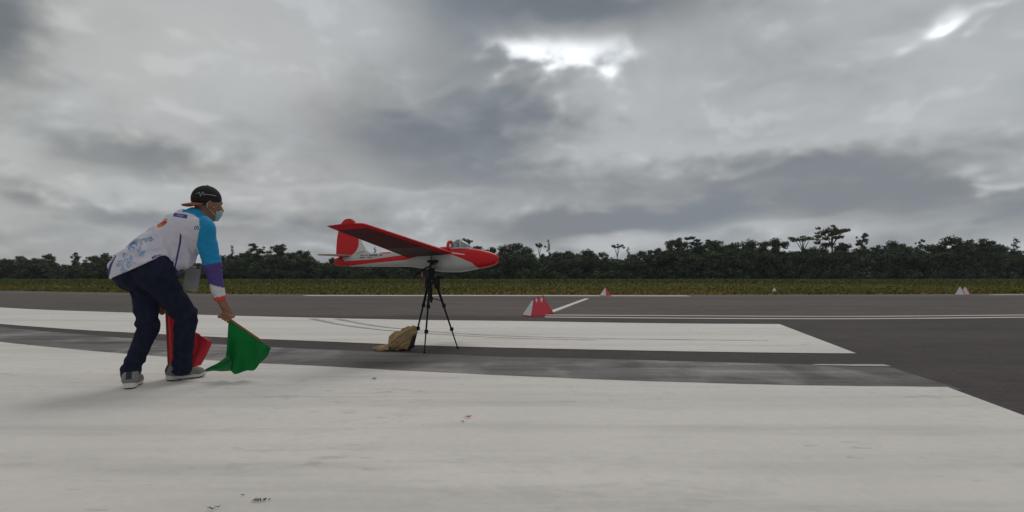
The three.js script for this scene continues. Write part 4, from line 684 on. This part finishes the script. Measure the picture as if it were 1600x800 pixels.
// ---------------------------------------------------------------- model aircraft
{
  const A = thing('model_aircraft', 'red and white model aircraft with high wings resting on the tripod', 'aircraft', V3(-0.8276, 0.936, -6.0));
  A.rotation.set(0, -22 * R2D, 0); A.scale.setScalar(1.034);
  const bank = new THREE.Matrix4().makeRotationX(-5 * R2D);
  const put = g => { g.applyMatrix4(bank); return g; };
  const red = new THREE.MeshPhysicalMaterial({ color: lin(0.56, 0.012, 0.018), roughness: 0.45, specularIntensity: 0.6 });
  const white = new THREE.MeshPhysicalMaterial({ color: lin(0.60, 0.61, 0.60), roughness: 0.35, clearcoat: 0.35, clearcoatRoughness: 0.3 });
  // fuselage sections [x, bottom, top, half width]
  const sec = [[0.725, -0.022, -0.002, 0.010], [0.715, -0.045, 0.018, 0.032], [0.69, -0.065, 0.036, 0.048], [0.64, -0.084, 0.056, 0.062], [0.5, -0.108, 0.088, 0.078], [0.4, -0.125, 0.098, 0.086], [0.3, -0.137, 0.098, 0.09], [0.1, -0.132, 0.10, 0.088], [-0.1, -0.10, 0.095, 0.08], [-0.27, -0.082, 0.086, 0.07], [-0.6, -0.078, 0.072, 0.054], [-0.9, -0.074, 0.058, 0.04], [-1.03, -0.07, 0.045, 0.032], [-1.15, -0.062, 0.030, 0.022], [-1.215, -0.05, 0.010, 0.010]];
  const fb = curveY(sec.map(s => [s[0], s[1]]).reverse()), ft = curveY(sec.map(s => [s[0], s[2]]).reverse()), fw = curveY(sec.map(s => [s[0], s[3]]).reverse());
  {
    const pos = [], uv = [], idx = [], nS = 130, nR = 36, s0 = -1.22, s1 = 0.73;
    for (let i = 0; i <= nS; i++) {
      const t = i / nS, x = i === nS ? 0.7255 : mix(-1.215, 0.725, 1 - Math.pow(1 - t, 1.35)), b = fb(x), tp = ft(x), w = Math.max(0.002, fw(x)), cy = (b + tp) / 2, hh = Math.max(0.004, (tp - b) / 2), e = 2.5;
      for (let k = 0; k <= nR; k++) { const a = k / nR * Math.PI * 2, c = Math.cos(a), s = Math.sin(a); const y = cy + Math.sign(s) * Math.pow(Math.abs(s), 2 / e) * hh, z = Math.sign(c) * Math.pow(Math.abs(c), 2 / e) * w; pos.push(x, y, z); uv.push((x - s0) / (s1 - s0), (y + 0.15) / 0.3); if (i && k) { const A0 = (i - 1) * (nR + 1) + k - 1, B0 = i * (nR + 1) + k - 1; idx.push(A0, A0 + 1, B0, B0, A0 + 1, B0 + 1); } }
    }
    const g = new THREE.BufferGeometry(); g.setAttribute('position', new THREE.Float32BufferAttribute(pos, 3)); g.setAttribute('uv', new THREE.Float32BufferAttribute(uv, 2)); g.setIndex(idx); put(g); g.computeVertexNormals();
    const map = canvasTex(2048, 320, (c, w, h) => {
      const X = x => (x + 1.22) / 1.95 * w, Y = y => (0.15 - y) / 0.3 * h, poly = (pts, col) => { c.fillStyle = col; c.beginPath(); pts.forEach(([x, y], i) => i ? c.lineTo(X(x), Y(y)) : c.moveTo(X(x), Y(y))); c.closePath(); c.fill(); };
      c.fillStyle = '#b3b4b2'; c.fillRect(0, 0, w, h); const RED2 = '#c51422';
      poly([[0.12, 0.15], [0.12, 0.062], [0.24, 0.034], [0.36, -0.008], [0.48, -0.056], [0.585, -0.15], [0.75, -0.15], [0.75, 0.15]], RED2);
      poly([[0.22, 0.055], [0.40, 0.030], [0.40, 0.022], [0.26, 0.040]], '#d9dad8');
      poly([[-1.22, -0.15], [-1.22, 0.1], [-1.16, 0.1], [-1.06, -0.02], [-0.7, -0.006], [-0.27, 0.036], [-0.08, 0.028], [-0.27, -0.018], [-0.7, -0.044], [-1.05, -0.072], [-1.1, -0.15]], RED2);
      poly([[-0.62, 0.15], [-0.62, 0.062], [-0.56, 0.052], [-0.48, 0.056], [-0.44, 0.15]], RED2);
      // small dark lettering on the rear flank, two broken lines
      c.fillStyle = '#3c3f42'; for (const [x, y, l, hgt] of [[-0.86, 0.046, 0.05, 0.010], [-0.79, 0.046, 0.03, 0.010], [-0.74, 0.050, 0.11, 0.022], [-0.61, 0.046, 0.04, 0.014], [-0.86, 0.020, 0.07, 0.010], [-0.76, 0.018, 0.06, 0.008]]) c.fillRect(X(x), Y(y), l / 1.95 * w, hgt / 0.3 * h);
      c.fillStyle = '#b3b4b2'; for (let i = 0; i < 8; i++) c.fillRect(X(-0.728 + i * 0.015), Y(0.052), 4, 26);
      // hinge and panel joints, scuffs of the covering film
      c.strokeStyle = '#8d8f8e'; c.lineWidth = 2; for (const x of [-0.42, 0.14, -0.98]) { c.beginPath(); c.moveTo(X(x), 0); c.lineTo(X(x), h); c.stroke(); } for (let i = 0; i < 260; i++) { const u = G1[i * 3] * w, v = G1[i * 3 + 1] * h; c.fillStyle = G1[i * 3 + 2] < 0.5 ? 'rgba(90,88,84,0.10)' : 'rgba(255,255,255,0.07)'; c.fillRect(u, v, 6 + G1[i * 5] * 60, 2 + G1[i * 7] * 5); }
    });
    mesh('fuselage', g, new THREE.MeshPhysicalMaterial({ map, roughness: 0.42, specularIntensity: 0.6 }), A);
  }
  // wings: tapered, aerofoil section; the outline ends in a raked tip
  function wing(side, dihedral) {
    const z0 = 0.06, z1 = 1.25, nZ = 44, nC = 22, topP = [], botP = [], ti = [], bi = [];
    const afU = t => 0.6 * 0.12 * (1.4845 * Math.sqrt(t) - 0.63 * t - 1.758 * t * t + 1.4215 * t ** 3 - 0.5075 * t ** 4) * 1.9, afL = t => -0.022 * (1.4845 * Math.sqrt(t) - 0.63 * t - 1.758 * t * t + 1.4215 * t ** 3 - 0.5075 * t ** 4) * 2.2;
    for (let i = 0; i <= nZ; i++) {
      const q = i / nZ, z = mix(z0, z1, 1 - Math.pow(1 - q, 1.25)), r = (z - z0) / (z1 - z0), tip = smooth(0.93, 1.0, r);
      let le = mix(0.262, 0.045, r) - tip * tip * 0.07, te = mix(-0.275, -0.30, r); const ch = le - te, y0 = mix(0.035, 0.035, r) + Math.tan(dihedral) * z, inc = 0.05, thick = 1 - 0.75 * tip * tip;
      for (let k = 0; k <= nC; k++) { const t = 0.5 - 0.5 * Math.cos(Math.PI * k / nC), x = le - t * ch; topP.push(x, y0 + afU(t) * ch * thick - t * ch * inc, side * z); botP.push(x, y0 + afL(t) * ch * thick - t * ch * inc, side * z); if (i && k) { const a = (i - 1) * (nC + 1) + k - 1, b = i * (nC + 1) + k - 1; (side > 0) ? (ti.push(a, a + 1, b, b, a + 1, b + 1), bi.push(a, b, a + 1, b, b + 1, a + 1)) : (ti.push(a, b, a + 1, b, b + 1, a + 1), bi.push(a, a + 1, b, b, a + 1, b + 1)); } }
    }
    // close the tip
    const base = topP.length / 3, o = nZ * (nC + 1); for (let k = 0; k <= nC; k++) topP.push(botP[(o + k) * 3], botP[(o + k) * 3 + 1], botP[(o + k) * 3 + 2]); for (let k = 1; k <= nC; k++) ti.push(o + k - 1, base + k - 1, o + k, o + k, base + k - 1, base + k);
    const mk = (p, i) => { const g = new THREE.BufferGeometry(); g.setAttribute('position', new THREE.Float32BufferAttribute(p, 3)); g.setIndex(i); put(g); g.computeVertexNormals(); return g; };
    const gt = mk(topP, ti), gb = mk(botP, bi), w = mesh('wing', gt, red, A);
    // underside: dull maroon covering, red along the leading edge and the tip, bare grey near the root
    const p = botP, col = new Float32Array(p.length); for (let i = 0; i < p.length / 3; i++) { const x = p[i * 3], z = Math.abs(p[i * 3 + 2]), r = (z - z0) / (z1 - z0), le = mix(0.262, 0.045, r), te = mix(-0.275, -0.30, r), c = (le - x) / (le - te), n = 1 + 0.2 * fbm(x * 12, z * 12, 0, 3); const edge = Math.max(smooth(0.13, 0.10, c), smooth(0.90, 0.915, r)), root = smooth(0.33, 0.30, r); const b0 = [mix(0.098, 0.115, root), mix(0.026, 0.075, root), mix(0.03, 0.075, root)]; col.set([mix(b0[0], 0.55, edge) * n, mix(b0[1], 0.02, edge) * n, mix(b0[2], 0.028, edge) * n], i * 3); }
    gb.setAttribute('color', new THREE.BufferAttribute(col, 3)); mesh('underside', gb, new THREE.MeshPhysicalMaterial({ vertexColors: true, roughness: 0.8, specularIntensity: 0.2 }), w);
  }
  wing(1, 5 * R2D); wing(-1, 5 * R2D);
  const plate = (pts, th, mat, name, par) => { const s = new THREE.Shape(); s.setFromPoints(new THREE.SplineCurve(pts.map(p => new THREE.Vector2(...p))).getPoints(60)); const g = new THREE.ExtrudeGeometry(s, { depth: th, bevelEnabled: true, bevelSize: th * 0.35, bevelThickness: th * 0.35, bevelSegments: 2, curveSegments: 8 }); g.translate(0, 0, -th / 2); put(g); return mesh(name, g, mat, par || A); };
  const polyPlate = (pts, th, mat, name, par, flat) => { const s = new THREE.Shape(); s.setFromPoints(pts.map(p => new THREE.Vector2(...p))); const g = new THREE.ExtrudeGeometry(s, { depth: th, bevelEnabled: true, bevelSize: th * 0.3, bevelThickness: th * 0.3, bevelSegments: 2 }); g.translate(0, 0, -th / 2); if (flat) { g.rotateX(-Math.PI / 2); g.translate(0, flat, 0); } else put(g); return mesh(name, g, mat, par || A); };
  const fin = polyPlate([[-0.70, 0.055], [-0.80, 0.09], [-0.875, 0.19], [-0.905, 0.28], [-0.95, 0.30], [-1.0, 0.20], [-1.0, 0.03]], 0.014, white, 'tail_fin');
  plate([[-1.185, 0.05], [-1.19, 0.15], [-1.185, 0.26], [-1.165, 0.36], [-1.12, 0.425], [-1.055, 0.442], [-0.995, 0.42], [-0.955, 0.36], [-0.935, 0.29], [-0.912, 0.20], [-0.918, 0.13], [-0.96, 0.07], [-1.03, 0.042], [-1.12, 0.03], [-1.185, 0.05]], 0.018, red, 'rudder');
  const stab = polyPlate([[-0.99, 0.0], [-1.02, 0.25], [-1.06, 0.33], [-1.16, 0.33], [-1.2, 0.25], [-1.2, -0.25], [-1.16, -0.33], [-1.06, -0.33], [-1.02, -0.25]], 0.009, std(0.40, 0.24, 0.23, 0.5), 'tailplane', null, 0.045);
  // cockpit canopy: clear blown shell, pilot tub, red rear hoop
  {
    const g = new THREE.SphereGeometry(1, 32, 16, 0, Math.PI * 2, 0, Math.PI / 2); g.scale(0.118, 0.088, 0.062); const p = g.attributes.position; for (let i = 0; i < p.count; i++) { const y = p.getY(i); p.setX(i, p.getX(i) - y * 0.35); } g.translate(0.318, 0.090, 0); put(g); g.computeVertexNormals();
    const c = mesh('canopy', g, new THREE.MeshPhysicalMaterial({ color: lin(0.50, 0.54, 0.53), transmission: 0.72, thickness: 0, roughness: 0.08, ior: 1.5 }), A);
    const tub = new THREE.SphereGeometry(1, 18, 10, 0, Math.PI * 2, 0, Math.PI / 2); tub.scale(0.09, 0.03, 0.045); tub.translate(0.335, 0.088, 0); put(tub); mesh('cockpit_floor', tub, std(0.06, 0.065, 0.065, 0.7), c);
    const rim = []; for (let i = 0; i < 32; i++) { const a = i / 32 * Math.PI * 2; rim.push(V3(0.318 + Math.cos(a) * 0.119, 0.093, Math.sin(a) * 0.063)); } const rg = new THREE.TubeGeometry(new THREE.CatmullRomCurve3(rim, true), 64, 0.006, 6, true); put(rg); mesh('canopy_frame', rg, white, c);
    const arch = []; for (let i = 0; i <= 16; i++) { const a = i / 16 * Math.PI; arch.push(V3(0.345 - Math.sin(a) * 0.032, 0.093 + Math.sin(a) * 0.086, Math.cos(a) * 0.0605)); } const ag = new THREE.TubeGeometry(new THREE.CatmullRomCurve3(arch), 30, 0.004, 6); put(ag); mesh('canopy_arch', ag, white, c);
    const seat = new THREE.CapsuleGeometry(0.018, 0.03, 4, 10); seat.translate(0.28, 0.125, 0); put(seat); mesh('pilot_figure', seat, std(0.03, 0.05, 0.05, 0.7), c);
    const hoop = []; for (let i = 0; i <= 24; i++) { const a = i / 24 * Math.PI; hoop.push(V3(0.205 - Math.sin(a) * 0.012, 0.080 + Math.sin(a) * 0.088, Math.cos(a) * 0.064)); }
    const hg = new THREE.TubeGeometry(new THREE.CatmullRomCurve3(hoop), 40, 0.016, 8); put(hg); mesh('rear_hoop', hg, red, c);
    const fair = new THREE.SphereGeometry(1, 20, 10, 0, Math.PI * 2, 0, Math.PI / 2); fair.scale(0.09, 0.028, 0.05); fair.translate(0.14, 0.09, 0); put(fair); mesh('rear_deck', fair, red, c);
  }
  const hatch = new THREE.SphereGeometry(1, 16, 8); hatch.scale(0.045, 0.022, 0.03); hatch.translate(0.0, 0.108, 0); put(hatch); mesh('hatch_fairing', hatch, std(0.22, 0.02, 0.025, 0.5), A);
  const link = tube([[-0.92, 0.06, 0.03], [-0.86, 0.075, 0.035], [-0.8, 0.08, 0.04]], 0.003, 6, 8); put(link); mesh('control_rod', link, std(0.05, 0.05, 0.05, 0.4), A);
  sh(A);
}
{
  // small red streamer hanging below the fuselage
  const p = at(659.5, 417, 5.97), S = thing('safety_streamer', 'small red and pale ribbon tag hanging below the aircraft beside the tripod', 'ribbon', p);
  const g = new THREE.BoxGeometry(0.03, 0.10, 0.004, 1, 8, 1); g.translate(0, -0.085, 0); const q = g.attributes.position; for (let i = 0; i < q.count; i++) { const y = -q.getY(i); q.setX(i, q.getX(i) * (1 - y * 1.2) - y * 0.02); q.setZ(i, q.getZ(i) + Math.sin(y * 40) * 0.006); } g.computeVertexNormals();
  mesh('ribbon', g, std(0.28, 0.02, 0.025, 0.8), S);
  const c = new THREE.BoxGeometry(0.014, 0.07, 0.003); c.translate(0.0, -0.07, 0.006); mesh('printed_panel', c, std(0.42, 0.28, 0.26, 0.8), S);
  mesh('cord', tube([[0, 0.0, 0], [0.002, -0.02, 0], [0, -0.036, 0]], 0.0022, 6, 6), std(0.3, 0.3, 0.3, 0.8), S);
}

// ---------------------------------------------------------------- sack by the tripod
{
  const base = onGround(628, 547), B = thing('khaki_backpack', 'crumpled khaki backpack slumped beside the tripod leg', 'backpack', base);
  const f0 = blend([capsule([-0.05, 0.075, 0], [0.04, 0.10, 0], 0.082, 0.085), capsule([-0.03, 0.105, 0], [0.085, 0.175, 0.0], 0.092, 0.062), capsule([0.06, 0.16, 0], [0.125, 0.215, 0.0], 0.055, 0.022), capsule([-0.07, 0.06, 0.03], [0.06, 0.05, 0.03], 0.055, 0.05)], 0.05);
  const fold = (x, y, z) => { const w = fbm(x * 9, y * 9, z * 9, 3), al = (y - x * 0.9); return 0.0045 * Math.sin(al * 58 + w * 6) - 0.003 * Math.pow(Math.abs(Math.sin(al * 21 + w * 3 + 0.4)), 6) + 0.0015 * Math.sin((x + y * 0.4) * 70 + w * 8) + 0.006 * w; };
  const sack = (x, y, z) => { const d = f0(x, y, z * 1.15); return d > 0.06 ? d : Math.max(d - fold(x, y, z), 0.002 - y); };
  const g = surfaceNet(sack, [-0.22, -0.01, -0.18], [0.22, 0.28, 0.18], 0.006);
  colorBy(g, (x, y, z) => { const n = 1 + 0.45 * fbm(x * 22, y * 22, z * 22, 3), back = smooth(0.055, 0.075, x - y * 0.35 + 0.01 * fbm(x * 30, y * 30, z, 2)) * smooth(0.17, 0.14, y); return [mix(0.36, 0.022, back) * n, mix(0.245, 0.018, back) * n, mix(0.125, 0.016, back) * n]; });
  mesh('bag_body', g, new THREE.MeshStandardMaterial({ vertexColors: true, roughness: 0.95 }), B);
  const flapF0 = blend([capsule([-0.27, 0.018, 0.02], [-0.14, 0.03, 0.02], 0.016, 0.034), capsule([-0.22, 0.014, 0.05], [-0.13, 0.02, 0.05], 0.014, 0.022)], 0.02);
  const flapF = (x, y, z) => { const d = flapF0(x, y, z * 0.55); return d > 0.05 ? d : Math.max(d - 0.006 * Math.sin(z * 70 + x * 30 + 5 * fbm(x * 10, y * 10, z * 10, 2)), 0.002 - y); };
  const gf = surfaceNet(flapF, [-0.33, -0.01, -0.12], [-0.06, 0.09, 0.2], 0.0055);
  colorBy(gf, (x, y, z) => { const n = 1 + 0.4 * fbm(x * 25, y * 25, z * 25, 3); return [0.36 * n, 0.255 * n, 0.135 * n]; });
  mesh('top_flap', gf, new THREE.MeshStandardMaterial({ vertexColors: true, roughness: 0.95 }), B);
  const strap = std(0.02, 0.018, 0.016, 0.9);
  const onBag = (x, y, out = 0.002) => { let z = 0.18; while (z > -0.1 && sack(x, y, z) > 0) z -= 0.002; return [x, y, z + out]; };
  const seamMat = std(0.16, 0.105, 0.05, 0.95);
  for (const o of [-0.035, 0.02]) { const pts = []; for (let i = 0; i <= 12; i++) { const t = i / 12; pts.push(onBag(mix(-0.085, 0.105, t) - o * 0.7, mix(0.06, 0.195, t) + o)); } mesh('seam', tube(pts, 0.0035, 5, 40), seamMat, B); }
  mesh('shoulder_strap', tube([[0.10, 0.19, -0.03], [0.125, 0.13, -0.02], [0.105, 0.06, 0.0], [0.07, 0.012, 0.03], [0.02, 0.012, 0.1]], 0.011, 6, 24), strap, B);
  mesh('buckle_strap', tube([[-0.14, 0.02, 0.06], [-0.11, 0.03, 0.075], [-0.085, 0.05, 0.07]], 0.009, 6, 12), strap, B);
  mesh('carry_loop', tube([[0.105, 0.205, 0.012], [0.12, 0.238, 0.012], [0.14, 0.225, 0.012], [0.135, 0.2, 0.012]], 0.006, 6, 16), std(0.2, 0.14, 0.08, 0.9), B);
  sh(B);
}

// ---------------------------------------------------------------- litter on the near bar
function leafBit(name, label, cat, u, v, len, wid, turn, col, curl) {
  const t = thing(name, label, cat, onGround(u, v, 0.006)), n = 10, pos = [], idx = [];
  for (let i = 0; i <= n; i++) { const q = i / n, w = wid * Math.sin(Math.PI * (0.06 + q * 0.88)), x = (q - 0.5) * len; for (let k = -1; k <= 1; k++) pos.push(x, curl * (q - 0.5) ** 2 * 3 + Math.abs(k) * w * 0.45 + 0.002, k * w / 2); if (i) for (let k = 0; k < 2; k++) { const a = (i - 1) * 3 + k, b = i * 3 + k; idx.push(a, a + 1, b, b, a + 1, b + 1); } }
  const g = new THREE.BufferGeometry(); g.setAttribute('position', new THREE.Float32BufferAttribute(pos, 3)); g.setIndex(idx); g.computeVertexNormals(); g.rotateY(turn);
  mesh('blade', g, std(...col, 0.85), t); const s = tube([V3(-len / 2, 0.004, 0), V3(-len * 0.75, 0.006, len * 0.06)], 0.0012, 5, 4); s.rotateY(turn); mesh('stalk', s, std(0.12, 0.07, 0.03, 0.9), t); return t;
}
leafBit('dry_leaf', 'small orange dry leaf on the near white bar', 'leaf', 732, 652.5, 0.035, 0.016, 0.3, [0.68, 0.24, 0.035], 0.01);
leafBit('dry_leaf', 'tiny brown leaf scrap just below the orange leaf', 'leaf', 723.5, 660, 0.016, 0.010, -0.5, [0.30, 0.15, 0.05], 0.01);
leafBit('bark_scrap', 'dark scrap on the white bar at the bottom edge, left piece', 'debris', 331, 796.5, 0.022, 0.006, -0.3, [0.02, 0.014, 0.012], 0.01);
leafBit('bark_scrap', 'dark scrap on the white bar at the bottom edge, right piece', 'debris', 341, 793.5, 0.014, 0.005, 0.5, [0.02, 0.014, 0.012], 0.01);
leafBit('bark_scrap', 'lone dark speck on the white bar above the crumbled twig', 'debris', 380, 775, 0.010, 0.006, 0, [0.05, 0.045, 0.04], 0.006);
leafBit('bark_scrap', 'grey scrap on the white bar below the backpack', 'debris', 585, 592.5, 0.032, 0.018, 0.2, [0.20, 0.20, 0.195], 0.01);
{
  const t = thing('crumbled_twig', 'crumbled brown twig lying on the white bar near the bottom', 'twig', onGround(408, 782, 0.006)), k = rnd;
  for (let i = 0; i < 30; i++) { const q = (k() + k()) / 2, x = (q - 0.5) * 0.062, z = -(q - 0.5) * 0.022 + (k() - 0.5) * 0.016; const a = V3(x, 0.002, z), b = V3(x + (k() - 0.3) * 0.014, 0.003 + k() * 0.004, z + (k() - 0.5) * 0.014); mesh('splinter', tube([a, a.clone().lerp(b, 0.5).add(V3(0, 0.002, 0)), b], 0.0007 + k() * 0.0009, 5, 5), std(0.13, 0.085, 0.065, 0.95), t); }
}

scene.fog = new THREE.FogExp2(new THREE.Color(0.62, 0.66, 0.70), 0.00022);
scene.traverse(o => { if (o.isMesh) { o.castShadow = true; o.receiveShadow = true; } });
renderer.render(scene, camera);
